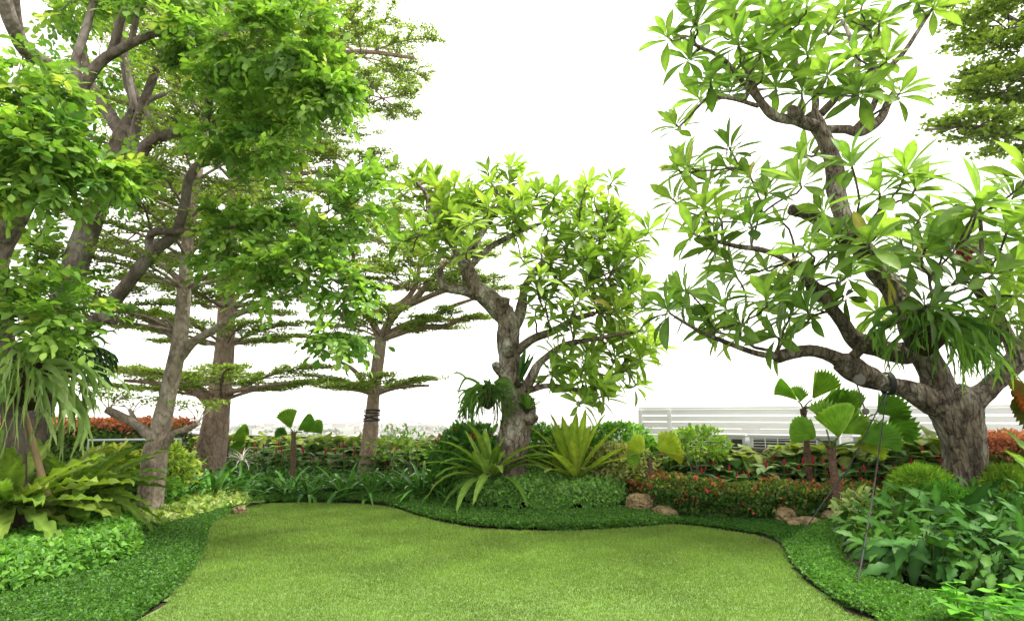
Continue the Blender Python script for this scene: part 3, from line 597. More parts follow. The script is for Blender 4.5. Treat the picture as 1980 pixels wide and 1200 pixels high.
umbrella_tree(G(2330, 990, 0), "layered small-leaved tree whose dark branches enter at the upper right edge",
    [[(2330, 1000, 0, 30), (2320, 800, 0, 25), (2305, 500, 0, 20), (2290, 300, 0, 16), (2280, 100, 0, 12), (2270, -100, 0, 8)],
     [(2300, 320, 0, 9), (2180, 280, 0, 8), (2040, 262, 0, 6), (1900, 245, -.1, 4), (1790, 250, -.2, 2)],
     [(2285, 180, 0, 9), (2150, 120, 0, 8), (2020, 70, 0, 6), (1930, 20, 0, 4), (1880, -20, 0, 3)],
     [(2295, 240, 0, 8), (2150, 200, 0, 7), (2000, 160, 0, 5), (1900, 150, 0, 3)]], 9.5,
    [(1880, 250, -.1, 243, .62, 6, .8, .012), (1990, 275, 0, 270, .9, 7, .75, .015), (1940, 180, 0, 170, .75, 6, .7, .012), (1990, 130, 0, 105, 1.15, 8, .8, .015), (1950, 60, 0, 35, 1.05, 8, .8, .015), (1960, -20, 0, -50, 1.2, 8, .8, .015), (2090, 200, 0, 170, 1.4, 8, .75, .015)], "bark_grey", .105)
# dark strap round the slender tree
mb = MB(); c = P(719, 795, 14.0)
for dz, tl in ((0.03, .12), (-.03, -.1), (-.12, .5), (-.13, -.5), (-.2, .06)):
    a = np.linspace(0, 2 * PI, 25); tube(mb, np.stack([c[0] + .172 * np.cos(a), c[1] + .172 * np.sin(a), c[2] + dz + .09 * tl * np.cos(a)], 1), .016, 6, cap=False)
tube(mb, [c + [.12, -.14, .03], c + [.22, -.18, .0]], .02, 6)
tag(mb.build("tree_strap", M['black']), "dark strap wound round the slender brown tree's trunk", "strap")
# ---------------------------------------------------------------- frangipani trees
PLUM = [leaf_tpl(6, w, .6, .32, dr, .14, mid=1.4, rip=rp, ripk=2.1) for w, dr, rp in ((.15, .1, .0), (.155, .35, .05), (.14, .6, .05), (.135, .25, .06), (.15, .85, .05))]
def rosettes(mb, tips, axes, L, ca, cb, nl=(12, 18), accent=None, frac=0, spread=1.0):
    B = []; D = []; U = []; SZ = []; T = []
    for p, ax, l in zip(tips, axes, L):
        n = int(rng.integers(*nl)); ax = nrm(ax); a = nrm(np.cross(ax, [.31, .9, .2])); b = np.cross(ax, a); az0 = rng.uniform(0, 6.28); tt = tints(1, ca, cb, .12)[0]
        for i in range(n):
            az = az0 + i * 2.39996 + rng.normal() * .15; e = R(68) - (R(88) * spread) * ((i + .5) / n) + rng.normal() * .14
            d = ax * math.sin(e) + (a * math.cos(az) + b * math.sin(az)) * math.cos(e)
            B.append(p - ax * .09 * (i / n)); D.append(d); U.append(ax * math.cos(e) - (a * math.cos(az) + b * math.sin(az)) * math.sin(e) + .14 * rng.normal(size=3)); SZ.append(l * rng.uniform(.7, 1.1) * (.72 + .28 * min(1, (i + 3) / n * 1.6)))
            T.append(tt * (1 + .14 * rng.normal()) * (1.15 - .25 * i / n))
    T = np.clip(np.array(T), .005, 1)
    if accent is not None: q = rng.random(len(T)) < frac; T[q] = accent
    inst(mb, PLUM, np.array(B), np.array(D), np.array(U), np.array(SZ), T)
OUTW = np.array([1, .45, .8])
def frangipani(loc, label, limbs, Y0, tips, L, ca, cb, extra=1, spreadY=.9, centre=None, zb=None, seg=16, xp=.75, bark='bark_old'):
    root = empty("frangipani_tree", loc, label, "tree"); og = tuple(root.location); tm = MB(); sk = Skel(); bm = MB()
    for i, (tr, k) in enumerate(limbs):
        q = limb(tm, None, tr, Y0, seg if tr[0][3] > 9 else 8, .23 if tr[0][3] > 9 else .06, 3.2 if tr[0][3] > 9 else 6, 7, seed=i + 40, base=zb if i == 0 else None, ridge=.16 if tr[0][3] > 14 else .05)
        pen = .0 if k else 1.2
        sk.path(q[:, :3], q[:, 3], 0, ok=[pen] * len(q))
    cc = P(*centre, Y0); T = []; A = []; LL = []
    for tp in tips:
        px, py = tp[:2]; dY = tp[2] if len(tp) > 2 else rng.uniform(-spreadY, spreadY); l = tp[3] if len(tp) > 3 else L
        p = P(px, py, Y0 + dY); T.append(p); A.append(nrm(nrm((p - cc) * OUTW) * .6 + UPV * .95 + .22 * rng.normal(size=3))); LL.append(l * rng.uniform(.9, 1.08))
        for _ in range(extra):
            if rng.random() < xp:
                off = rng.normal(size=3) * np.array([.34, .5, .26]); p2 = p + off; T.append(p2); A.append(nrm(nrm((p2 - cc) * OUTW) * .75 + UPV * .75 + .25 * rng.normal(size=3))); LL.append(l * rng.uniform(.75, 1.0))
    T = np.array(T); A = np.array(A); grow(tm, sk, T, A, .014, .011, .3, .38, 7, 7, .045, down=2.5)
    cm = MB(); rosettes(cm, T, A, LL, ca, cb, accent=np.array((.30, .28, .05)), frac=.012)
    tm.build("trunk", M[bark], root, og); cm.build("crown", M['leaf'], root, og); return root
FA, FB = (.12, .215, .036), (.25, .36, .075)
frangipani(P(990, 930, 11.0), "gnarled frangipani tree in the middle bed with pale mottled trunk and bright green crown",
    [([(988, 935, 0, 36), (990, 870, 0, 33), (994, 830, 0, 31), (1000, 790, 0, 31), (990, 755, 0, 25), (985, 700, 0, 21), (982, 660, 0, 20), (984, 625, 0, 21), (975, 598, 0, 20)], 0),
     ([(980, 612, 0, 19), (955, 588, 0, 20), (925, 562, -.1, 18), (908, 530, -.2, 16), (897, 505, -.3, 14), (889, 484, -.35, 13)], 1),
     ([(972, 615, 0, 14), (972, 590, -.15, 13), (973, 576, -.2, 12)], 0),
     ([(925, 572, -.1, 10), (895, 562, -.2, 8), (862, 556, -.3, 8), (853, 540, -.3, 7), (850, 520, -.3, 7)], 1),
     ([(988, 640, 0, 14), (1004, 610, .1, 11), (1012, 570, .2, 8), (1014, 550, .2, 8)], 1),
     ([(1013, 556, .2, 7), (1035, 525, .3, 7), (1060, 500, .4, 6), (1110, 492, .5, 5), (1160, 486, .6, 4), (1200, 470, .6, 3)], 1),
     ([(998, 680, 0, 10), (1030, 655, -.1, 9), (1070, 640, -.2, 8), (1110, 618, -.3, 6), (1150, 605, -.4, 4)], 1),
     ([(1000, 775, 0, 10), (1028, 730, -.2, 9), (1045, 700, -.3, 7), (1090, 668, -.4, 6), (1150, 655, -.5, 4), (1230, 640, -.6, 3)], 1),
     ([(1005, 760, 0, 7), (1060, 745, -.3, 5), (1110, 752, -.4, 4), (1140, 758, -.5, 3)], 1),
     ([(985, 690, -.1, 12), (984, 672, -.3, 11), (984, 660, -.42, 10)], 0), ([(978, 730, -.1, 9), (962, 712, -.2, 9), (957, 702, -.25, 7)], 0), ([(1005, 800, 0, 16), (1025, 808, -.2, 13), (1032, 800, -.25, 11)], 0),
     ([(892, 500, -.3, 8), (868, 465, -.4, 6), (835, 415, -.5, 5), (826, 380, -.5, 4), (806, 352, -.6, 3)], 1),
     ([(898, 500, -.2, 7), (930, 455, 0, 6), (955, 415, .1, 5), (980, 380, .2, 3)], 1), ([(905, 520, -.1, 7), (945, 480, .3, 6), (1000, 450, .5, 5), (1050, 430, .6, 3)], 1)],
    11.0, [(800, 350), (840, 345), (880, 355), (865, 395), (910, 385), (950, 355), (985, 350), (1010, 380), (940, 415), (985, 410), (1040, 375), (770, 460, -.6), (820, 400), (880, 430, -.8), (930, 440, -.7), (1090, 400), (1120, 375), (1150, 380), (1180, 410), (1205, 435), (1225, 470), (1060, 445), (1110, 440), (1160, 455), (1200, 480),
           (1060, 505, -.5), (1040, 560, -.8), (1085, 540, -.6), (1120, 510), (1110, 575), (1140, 550), (1180, 530), (1215, 555), (1090, 600, -.7), (1160, 590), (1200, 600), (1240, 600), (1110, 640, -.7), (1170, 640), (1210, 650), (1255, 665), (1080, 680, -.7), (1140, 690), (1190, 690), (1240, 690), (1130, 735, -.8), (1165, 765, -.7), (1070, 720, -.6), (870, 470, -.7), (1000, 430, .6), (1080, 420, .5), (1150, 420, .6), (840, 480, .6)],
    .50, FA, FB, 2, .8, (985, 680), zb=.1, xp=1.0, bark='bark_pale')
frangipani(P(1868, 985, 8.7), "large gnarled frangipani tree at right with thick dark forked trunk and long leaves",
    [([(1870, 985, 0, 44), (1868, 930, 0, 37), (1866, 880, 0, 36), (1858, 830, 0, 38), (1846, 785, 0, 42), (1828, 760, 0, 36)], 0),
     ([(1842, 795, 0, 30), (1800, 775, 0, 25), (1755, 755, 0, 19), (1710, 740, -.1, 17), (1668, 724, -.2, 21), (1645, 710, -.2, 22), (1625, 698, -.2, 19)], 0),
     ([(1838, 785, 0, 30), (1805, 720, 0, 25), (1772, 650, 0, 23), (1735, 570, .1, 20), (1690, 515, .2, 18), (1650, 455, .2, 17), (1622, 390, .2, 16), (1614, 330, .2, 16), (1596, 275, .2, 15), (1576, 238, .2, 15), (1565, 220, .2, 14)], 1),
     ([(1770, 680, 0, 20), (1725, 680, 0, 20), (1685, 668, 0, 19), (1650, 655, 0, 17), (1618, 610, -.1, 13), (1590, 575, -.2, 12), (1565, 545, -.3, 10), (1545, 520, -.3, 8)], 1),
     ([(1650, 712, -.2, 19), (1610, 690, -.25, 14), (1570, 678, -.3, 12), (1530, 682, -.35, 11), (1503, 690, -.4, 12)], 1),
     ([(1856, 790, 0, 30), (1900, 758, -.1, 21), (1940, 722, -.2, 19), (1975, 682, -.3, 19), (2010, 620, -.4, 18), (2045, 545, -.5, 16), (2065, 480, -.5, 9)], 1),
     ([(1965, 690, -.3, 14), (1935, 620, -.4, 10), (1900, 575, -.5, 9), (1880, 545, -.6, 8)], 1),
     ([(1655, 470, .2, 17), (1610, 440, .05, 15), (1565, 415, -.1, 13), (1530, 405, -.2, 11)], 0),
     ([(1505, 690, -.4, 7), (1460, 682, -.5, 6), (1400, 660, -.6, 5), (1350, 638, -.7, 4), (1305, 612, -.8, 3)], 1),
     ([(1580, 245, .2, 13), (1540, 233, .1, 11), (1500, 225, 0, 10), (1470, 195, 0, 8), (1450, 150, 0, 6), (1430, 95, 0, 5)], 1),
     ([(1470, 198, 0, 6), (1430, 150, 0, 5), (1395, 112, 0, 5), (1350, 90, 0, 4), (1300, 62, 0, 3)], 1),
     ([(1465, 205, 0, 5), (1420, 192, -.2, 4), (1370, 186, -.3, 4)], 1), ([(1545, 222, 0, 12), (1535, 218, -.1, 11), (1532, 212, -.2, 10)], 0),
     ([(1575, 225, .2, 8), (1575, 185, .2, 7), (1545, 145, .2, 6), (1535, 100, .2, 5), (1522, 65, .2, 3)], 1),
     ([(1588, 220, .2, 9), (1625, 180, .1, 7), (1658, 130, 0, 6), (1645, 75, 0, 5), (1628, 38, 0, 3)], 1),
     ([(1625, 180, .1, 6), (1690, 150, .1, 6), (1740, 110, .1, 5), (1775, 60, .1, 4), (1802, 18, .1, 3)], 1),
     ([(1595, 250, .2, 9), (1635, 250, .3, 9), (1665, 255, .4, 10), (1700, 232, .5, 9), (1716, 200, .5, 8), (1728, 180, .5, 6)], 1),
     ([(1650, 255, .4, 8), (1680, 220, .5, 7), (1695, 180, .6, 6), (1690, 110, .6, 4)], 1),
     ([(1570, 560, -.2, 7), (1530, 510, -.5, 6), (1480, 485, -.7, 6), (1420, 475, -.9, 5), (1360, 458, -1.0, 3)], 1),
     ([(1640, 700, -.2, 10), (1700, 640, -.6, 6), (1760, 610, -1.0, 5), (1800, 590, -1.3, 4)], 1),
     ([(1880, 550, -.6, 6), (1897, 500, -.7, 5), (1895, 400, -.8, 3)], 1)],
    8.7, [(1290, 70), (1345, 45), (1330, 110), (1400, 60), (1425, 80), (1375, 150), (1350, 188), (1410, 175), (1470, 95), (1500, 60), (1450, 140), (1525, 45), (1560, 100), (1500, 165), (1550, 175), (1600, 140), (1632, 25), (1600, 60), (1680, 60), (1700, 40), (1715, 110), (1805, 10), (1740, 180), (1700, 165), (1660, 180), (1420, 20), (1560, 10), (1350, 0), (1480, 15),
          (1410, 285, -.5), (1310, 325, -.5), (1300, 385), (1370, 350), (1480, 370, -.8), (1545, 350, -1.2, .62), (1645, 315, -1.6, .6), (1700, 370, -1.3, .62), (1750, 330, -1.4, .62), (1895, 385, -1.8, .62), (1950, 440, -1.6, .62), (1985, 340, -1.5, .6), (1390, 420, -.9), (1340, 450, -1.0), (1450, 430, -.9), (1560, 485, -1.5, .6), (1420, 530), (1680, 470, -1.5, .62), (1790, 480, -1.4, .6), 
          (1480, 575, -1.1), (1400, 590, -.9), (1430, 640), (1370, 620), (1290, 598, -.9, .6), (1330, 590), (1520, 610), (1500, 650), (1560, 600, -1.0), (1800, 590, -1.7, .55), (1920, 530, -1.5, .6), (1740, 460), (1850, 470), (1960, 520, -1.2), (2000, 450), (2010, 560), (1330, 330), (1360, 400), (1960, 380, -1.2, .6), (1450, 340), (1590, 410, -.5), (1480, 520, -.4), (1600, 480, -.6), (1720, 520, -.9), (1640, 530, -.5), (1850, 540, -1.0), (1700, 450, -.3), (1530, 560, .5), (1700, 600, .6), (1560, 300, .8), (1440, 400, .7), (1780, 420, .8), (1320, 560, .4), (1400, 500, .6), (2040, 470, -.4), (2085, 420, -.3), (2110, 520, -.5), (2065, 360, -.4), (2130, 450, -.2), (2060, 300, 0), (2150, 380, .2)],
    .54, (.08, .16, .03), (.185, .29, .06), 1, .9, (1650, 480), zb=.2, seg=20, xp=.35)
# magenta frangipani blossom
mb = MB(); c = P(1865, 495, 7.4); n = 40; u = rdir(n) * .05
inst(mb, leaf_tpl(2, .4, .6, .4, .6), c + u * [1.2, 1, .6], nrm(u * 10 + .3 * rdir(n)), rdir(n), .075, tints(n, (.28, .01, .06), (.42, .03, .12)))
tube(mb, [c, P(1862, 520, 7.5), P(1880, 545, 8.1)], .01, 5, col=(.1, .15, .04))
tag(mb.build("blossom_cluster", M['petal']), "deep pink frangipani blossom cluster among the right tree's leaves", "flower")
# ================================================================ PLANTS
# ---- strap ferns (bird's nest)
def frond(mb, p, az, e0, L, wd, bend, ca, rip=.0, rk=2.6, n=16, twist=0.0, fold=.35, lobes=0):
    t = np.linspace(0, 1, n + 1); e = e0 - bend * t ** 1.3; dl = L / n
    h = np.concatenate([[0], np.cumsum(np.cos(e[:-1]) * dl)]); z = np.concatenate([[0], np.cumsum(np.sin(e[:-1]) * dl)]); a = az + twist * t
    c = np.stack([p[0] + h * np.cos(a), p[1] + h * np.sin(a), p[2] + z], 1); T = nrm(np.gradient(c, axis=0)); X = nrm(np.cross(T, UPV + 1e-3)); Z = np.cross(X, T)
    w = wd * np.clip(np.sin(np.pi * np.clip(t * .88 + .1, 0, 1)) ** .75, .05, 1); w[-1] = .004
    if lobes: w = w * (1 - .3 * (.5 + .5 * np.cos(2 * PI * lobes * t)))
    ph = rng.uniform(0, 6); r1 = rip * wd * np.sin(np.arange(n + 1) * rk + ph); r2 = rip * wd * np.sin(np.arange(n + 1) * rk + ph + 1.3)
    cols = []
    for s, r in ((-1, r1), (-.5, r1 * .3), (0, 0 * r1), (.5, r2 * .3), (1, r2)): cols.append(c + X * (s * w)[:, None] + Z * (fold * abs(s) * w + r)[:, None])
    v = np.stack(cols, 1).reshape(-1, 3); f = []
    for i in range(n):
        for k in range(4): b = 5 * i + k; f.append([b, b + 1, b + 6, b + 5])
    tm = np.tile([1.05, .95, 1.35, .95, 1.05], n + 1)[:, None] * (1 + .06 * rng.normal(size=(5 * (n + 1), 1)))
    mb.add(v, f, np.array(ca)[None] * tm)
def nest_fern(loc, label, n, L, wd, ca, cb, e=(10, 75), bend=(.5, 1.3), rip=.18, azr=(0, 6.283), name="nest_fern", cat="fern", group=None, mat='soft', rk=2.6):
    mb = MB()
    for i in range(n):
        az = azr[0] + (azr[1] - azr[0]) * ((i * .618 + rng.normal() * .03) % 1); k = i / n
        frond(mb, np.array(loc) + [.05 * math.cos(az), .05 * math.sin(az), 0], az, R(e[0] + (e[1] - e[0]) * k) + rng.normal() * .08, L * rng.uniform(.75, 1.1), wd * rng.uniform(.8, 1.15), rng.uniform(*bend) * (1 - .4 * k), tints(1, ca, cb)[0], rip, rk, twist=rng.normal() * .12)
    gz = float(terr(loc[0], loc[1])); hgt = loc[2] - gz
    if hgt < 1.0:   # rooted rosettes stand on a short fibrous rootstock
        r = min(.16, .05 + L * .07) if name == "nest_fern" else .03
        tube(mb, spline([[loc[0], loc[1], gz - .05], [loc[0], loc[1], gz + hgt * .5], [loc[0], loc[1], loc[2] + .02]], 4), r * np.linspace(1.25, .8, 9), 12, .25, 9, col=(.05, .035, .02))
    else:
        for k in range(5): tube(mb, [np.array(loc) + rdir(1)[0] * .02, np.array(loc) + [rng.normal() * .05, .25, rng.normal() * .08]], [.05, .02], 6, .2, 20, col=(.05, .035, .02))
    return tag(mb.build(name, M[mat], origin=loc), label, cat, group)
def tz(p, dz=0.0): p = np.array(p, float); p[2] = float(terr(p[0], p[1])) + dz; return p
at0 = lambda px, Y, dz=0.0: tz([(ray(px, 900)[0] / ray(px, 900)[1]) * Y, Y, 0], dz)
FY, FG = (.24, .34, .055), (.11, .23, .03)
nest_fern(P(20, 975, 6.9), "huge bird's nest fern with rippled yellow-green fronds at the left edge below the staghorn", 52, 1.08, .10, (.09, .18, .025), (.24, .33, .06), e=(-18, 52), bend=(.2, .7), rip=.42, rk=2.2)
nest_fern(P(150, 955, 8.0), "dark arching bird's nest fern fanning right towards the pale-barked tree", 46, 1.1, .10, (.07, .15, .016), (.17, .27, .04), e=(-16, 55), rip=.2)
nest_fern(P(-90, 930, 8.2), "tall olive bird's nest fern at the far left edge behind the largest one", 22, 1.2, .11, (.07, .15, .018), (.16, .24, .04), e=(15, 75), rip=.2)
nest_fern(P(948, 925, 10.75), "arching bird's nest fern with thin drooping fronds left of the middle trunk's foot", 32, 1.35, .08, (.10, .21, .028), (.26, .37, .07), e=(5, 62), bend=(.9, 2.0), rip=.1)
nest_fern(P(943, 918, 10.6), "young broad pale bird's nest fern upright at the foot of the middle trunk", 7, .75, .10, (.17, .30, .05), (.27, .40, .08), e=(45, 85), bend=(.2, .7), rip=.08)
nest_fern(P(1112, 925, 10.8), "upright yellow-green bird's nest fern right of the middle trunk", 34, 1.15, .085, (.17, .27, .03), (.34, .42, .06), e=(18, 84), bend=(.1, .7), rip=.1)
nest_fern(tz(P(2065, 985, 7.6), .3), "pale upright bird's nest fern cut by the right edge", 12, 1.0, .07, (.14, .26, .05), (.22, .34, .08), e=(30, 80), bend=(.1, .6), rip=.12)
nest_fern(P(1018, 790, 10.62), "small bird's nest fern growing in the middle trunk's fork", 30, .32, .026, (.06, .15, .02), (.15, .28, .04), e=(10, 85), bend=(.1, .6), rip=.05)
nest_fern(P(1000, 740, 10.72), "small dark ladder fern clinging upright to the middle trunk", 5, .62, .085, (.03, .10, .015), (.06, .16, .03), e=(55, 85), bend=(-.1, .4), rip=.0, azr=(-.6, .8), mat='gloss')
# ---- staghorn ferns
def strap(mb, p, d, L, wd, depth, col, n=5, grav=.9, nr=None):
    d = nrm(d); nr = nrm(np.cross(d, rdir(1)[0])) if nr is None else nr; pts = [p]; ws = [wd]
    for i in range(n):
        d = nrm(d - UPV * grav / n + .07 * rng.normal(size=3)); pts.append(pts[-1] + d * L / n); ws.append(wd * (1 - .25 * (i + 1) / n) * (1.0 if depth else (1 - .75 * (i + 1) / n)))
    pts = np.array(pts); T = nrm(np.gradient(pts, axis=0)); X = nrm(np.cross(T, nr)); ws = np.array(ws)[:, None]; Z = np.cross(X, T)
    v = np.stack([pts - X * ws + Z * ws * .3, pts, pts + X * ws + Z * ws * .3], 1).reshape(-1, 3); f = []
    for i in range(n): b = 3 * i; f += [[b, b + 1, b + 4, b + 3], [b + 1, b + 2, b + 5, b + 4]]
    mb.add(v, f, col)
    if depth:
        sp = rng.uniform(.35, .85)
        for s in (-1, 1): strap(mb, pts[-1], d + X[-1] * s * sp, L * rng.uniform(.5, .85), wd * .72, depth - 1, col * rng.uniform(.92, 1.1), 4, grav, nr)
def staghorn(loc, label, n, L, wd, ca, cb, azr, shield=True, e=(-.2, .9), depth=2, rad=.25):
    mb = MB(); loc = np.array(loc)
    for i in range(n):
        az = rng.uniform(*azr); el = rng.uniform(*e); d = np.array([math.cos(az) * math.cos(el), math.sin(az) * math.cos(el), math.sin(el)])
        strap(mb, loc + d * [rad, rad, rad * 1.2] * rng.uniform(.5, 1), d, L * rng.uniform(.5, .75), wd * rng.uniform(.7, 1.2), depth, tints(1, ca, cb)[0], grav=rng.uniform(.6, 1.9))
    if shield:
        for i in range(9):
            az = rng.uniform(*azr); frond(mb, loc + rdir(1)[0] * rad * .6, az, R(60) + rng.normal() * .25, L * .45, wd * 3.2, rng.uniform(.1, .8), tints(1, ca, cb)[0], .2, 2.4, 8)
    c0 = loc + np.array([0, .14, 0]); uu = np.array([0, 0, 1.]); k = np.linspace(-1, 1, 9)   # brown root ball against the bark
    tube(mb, c0 + k[:, None] * uu * rad * .9, rad * .75 * np.sqrt(np.clip(1 - k ** 2, .02, 1)), 14, .3, 12, col=(.05, .035, .02))
    return tag(mb.build("staghorn_fern", M['soft'], origin=loc), label, "fern")
staghorn(P(45, 740, 6.75), "big pale staghorn fern hanging in long forked straps from the leftmost trunk", 64, .6, .042, (.15, .25, .07), (.34, .45, .19), (PI * .9, 2 * PI + .5), rad=.32)
staghorn(P(112, 695, 8.2), "darker staghorn fern hanging beside the pale one at left", 44, .45, .034, (.05, .12, .03), (.14, .26, .07), (PI, 2 * PI + .6), rad=.28)
staghorn(P(1800, 640, 7.9), "big staghorn fern hanging in green forked straps from the right tree's fork", 62, .56, .036, (.06, .16, .025), (.15, .28, .05), (PI * .9, 2.1 * PI), rad=.34)
staghorn(P(1925, 640, 8.0), "ragged staghorn fern hanging from the right tree's right limb", 26, .55, .02, (.09, .18, .03), (.20, .30, .07), (PI, 2 * PI), rad=.24, shield=False)
staghorn(P(943, 765, 10.7), "dense staghorn fern clinging to the left side of the middle trunk", 60, .40, .028, (.05, .13, .02), (.11, .22, .04), (PI * .6, PI * 1.9), rad=.25)
# feathery dark palm-like epiphyte at left
mb = MB(); c = P(105, 690, 7.5)
for i in range(11):
    az = rng.uniform(-1.6, .7); q = []; e = rng.uniform(.2, .9); p = c.copy()
    for k in range(9): p = p + np.array([math.cos(az) * math.cos(e), math.sin(az) * math.cos(e), math.sin(e)]) * .07; e -= .16; q.append(p)
    q = np.array(q); tube(mb, q, .006, 4, col=(.03, .06, .02)); T = nrm(np.gradient(q, axis=0)); X = nrm(np.cross(T, UPV))
    for s in (-1, 1): inst(mb, leaf_tpl(3, .07, .4, .2, .8), q, nrm(X * s + T * .5 - UPV * .2), np.repeat(UPV[None], len(q), 0), .26, tints(len(q), (.02, .06, .014), (.045, .10, .025)))
tag(mb.build("feather_fern", M['gloss'], origin=c), "dark feathery-fronded fern perched on the left shade tree's trunk", "fern")
# ---- fan palms
def fan(mb, c, d, up, Rr, span, n=10, col=(.1, .25, .03), droop=.25):
    d = nrm(d); x = nrm(np.cross(d, up)); z = np.cross(x, d); th = np.linspace(-span, span, 2 * n + 1); rr = np.array([.06, .35, .7, 1.0]); V = []
    for k, r in enumerate(rr):
        pl = np.where(np.arange(2 * n + 1) % 2 == 0, 1, -1) * .075 * r
        R2 = Rr * r * (1 - (.13 if k == 3 else 0) * (np.arange(2 * n + 1) % 2)) * (1 - .12 * (np.abs(th) / span) ** 2)
        V.append(c + (np.sin(th) * R2)[:, None] * x + (np.cos(th) * R2)[:, None] * d + (pl * Rr * 1.6 - droop * Rr * r * r * (.4 + .6 * np.abs(th) / span))[:, None] * z)
    V = np.concatenate(V); m = 2 * n + 1; i, j = np.meshgrid(np.arange(3), np.arange(m - 1), indexing='ij')
    f = np.stack([i * m + j, i * m + j + 1, (i + 1) * m + j + 1, (i + 1) * m + j], -1).reshape(-1, 4)
    tm = np.tile(np.where(np.arange(m) % 2 == 0, 1.2, .86), 4)[:, None]; mb.add(V, f, np.array(col)[None] * tm, 0, False)  # fold shading painted into the pleats: alternate ribs tinted lighter and darker
def fan_palm(px, py, Y, pyb, label, fans, rt, group="fan palms standing in the beds", bcol='palm_bark', zb=None):
    t = P(px, py, Y); b = P(px, pyb, Y); b[2] = float(terr(b[0], b[1])) - .03 if zb is None else zb; b[0] = t[0] + .03; root = empty("fan_palm", b, label, "palm", group); og = tuple(root.location)
    mb = MB(); k = 22; q = b + (t - b) * np.linspace(0, 1, k)[:, None]; rd = rt * (1 + .12 * np.sin(np.arange(k) * 2.2)) * np.linspace(1.1, .85, k); tube(mb, q, rd, 10, .18, 14)
    for i in range(14):   # old leaf bases
        z = rng.uniform(.72, 1); a = rng.uniform(0, 6.28); p0 = b + (t - b) * z; dd = np.array([math.cos(a), math.sin(a), 1.4]); tube(mb, [p0, p0 + nrm(dd) * rt * 2.2], [rt * .35, .004], 4)
    mb.build("trunk", M[bcol], root, og)
    for (dx, dz, dy, Rr, span, col) in fans:
        m2 = MB(); c = t + np.array([dx, dy, dz]); pm = (t + c) / 2 + [0, 0, .08 * np.linalg.norm(c - t)]
        tube(m2, spline([t, pm, c], 4), .012, 5, col=(.12, .22, .04)); d = nrm(np.array([dx * 1.5, dy * .5, dz * .6 + .11]) + .001)
        fan(m2, c, d, nrm(np.array([-.4 * dx, -.75, .55])), Rr, span, col=col); m2.build("frond", M['soft'], root, og)
    return root
g1, g2, g3, gy = (.17, .34, .04), (.25, .43, .06), (.10, .24, .028), (.36, .45, .055)
fan_palm(568, 838, 13.2, 960, "small fan palm with two raised green fans before the left parapet", [(-.03, .1, -.1, .46, .6, g2), (.1, .05, -.08, .46, .6, g1), (.16, .03, .05, .46, .5, g2), (-.12, -.03, 0, .3, .6, g3)], .055)
fan_palm(1256, 884, 10.3, 940, "short yellow-green fan palm rising from the red-flowered hedge's left end", [(-.1, .1, -.1, .32, 1.0, gy), (.12, .1, -.1, .40, .9, gy), (-.16, -.02, -.15, .28, 1.0, (.2, .33, .05)), (.3, .03, .1, .3, .9, (.35, .38, .05))], .04)
fan_palm(1553, 790, 10.0, 930, "tallest thin fan palm with red-brown trunk behind the red-flowered hedge", [(-.12, .12, -.1, .46, .45, g2), (.08, .14, -.15, .56, .5, g2), (.2, .02, -.1, .62, .55, g1), (.26, -.02, .15, .6, .6, g3), (.05, .1, .2, .4, .5, g2)], .055)
fan_palm(1607, 868, 8.7, 1000, "fan palm with the widest fans standing in front of the red-flowered hedge", [(-.02, .16, -.25, .52, .75, g2), (-.14, .14, .1, .4, 1.0, g1), (.2, .2, .1, .55, .7, g2), (.30, .10, -.15, .58, .55, (.16, .33, .05)), (.36, .02, .1, .5, .6, gy), (.06, .26, .2, .5, .6, g2)], .06)
fan_palm(1670, 810, 10.0, 930, "dark-fanned palm directly below the right tree's left limb", [(-.12, .12, -.1, .42, .6, g1), (.16, .08, -.1, .52, .8, g3), (.25, -.1, -.2, .46, 1.1, g3), (.0, .15, .1, .36, .7, g1), (-.22, .02, 0, .35, .8, g1)], .06)
fan_palm(440, 856, 15.6, 930, "fan palm half hidden behind the reddish-brown tree trunk", [(.12, .05, -.1, .46, .7, g2), (-.15, .1, -.1, .5, .7, g1), (.1, -.1, -.1, .42, .7, g1), (-.2, -.1, 0, .42, .7, g3), (.16, .16, 0, .4, .6, g2)], .06)
fan_palm(2030, 790, 8.2, 950, "orange-brown fan palm poking in at the right edge", [(-.2, .1, -.1, .42, .9, (.16, .12, .02)), (-.22, .02, -.15, .4, .9, (.30, .10, .02)), (-.1, -.1, 0, .4, .8, (.12, .15, .03)), (.2, .1, 0, .5, .9, g1)], .06)
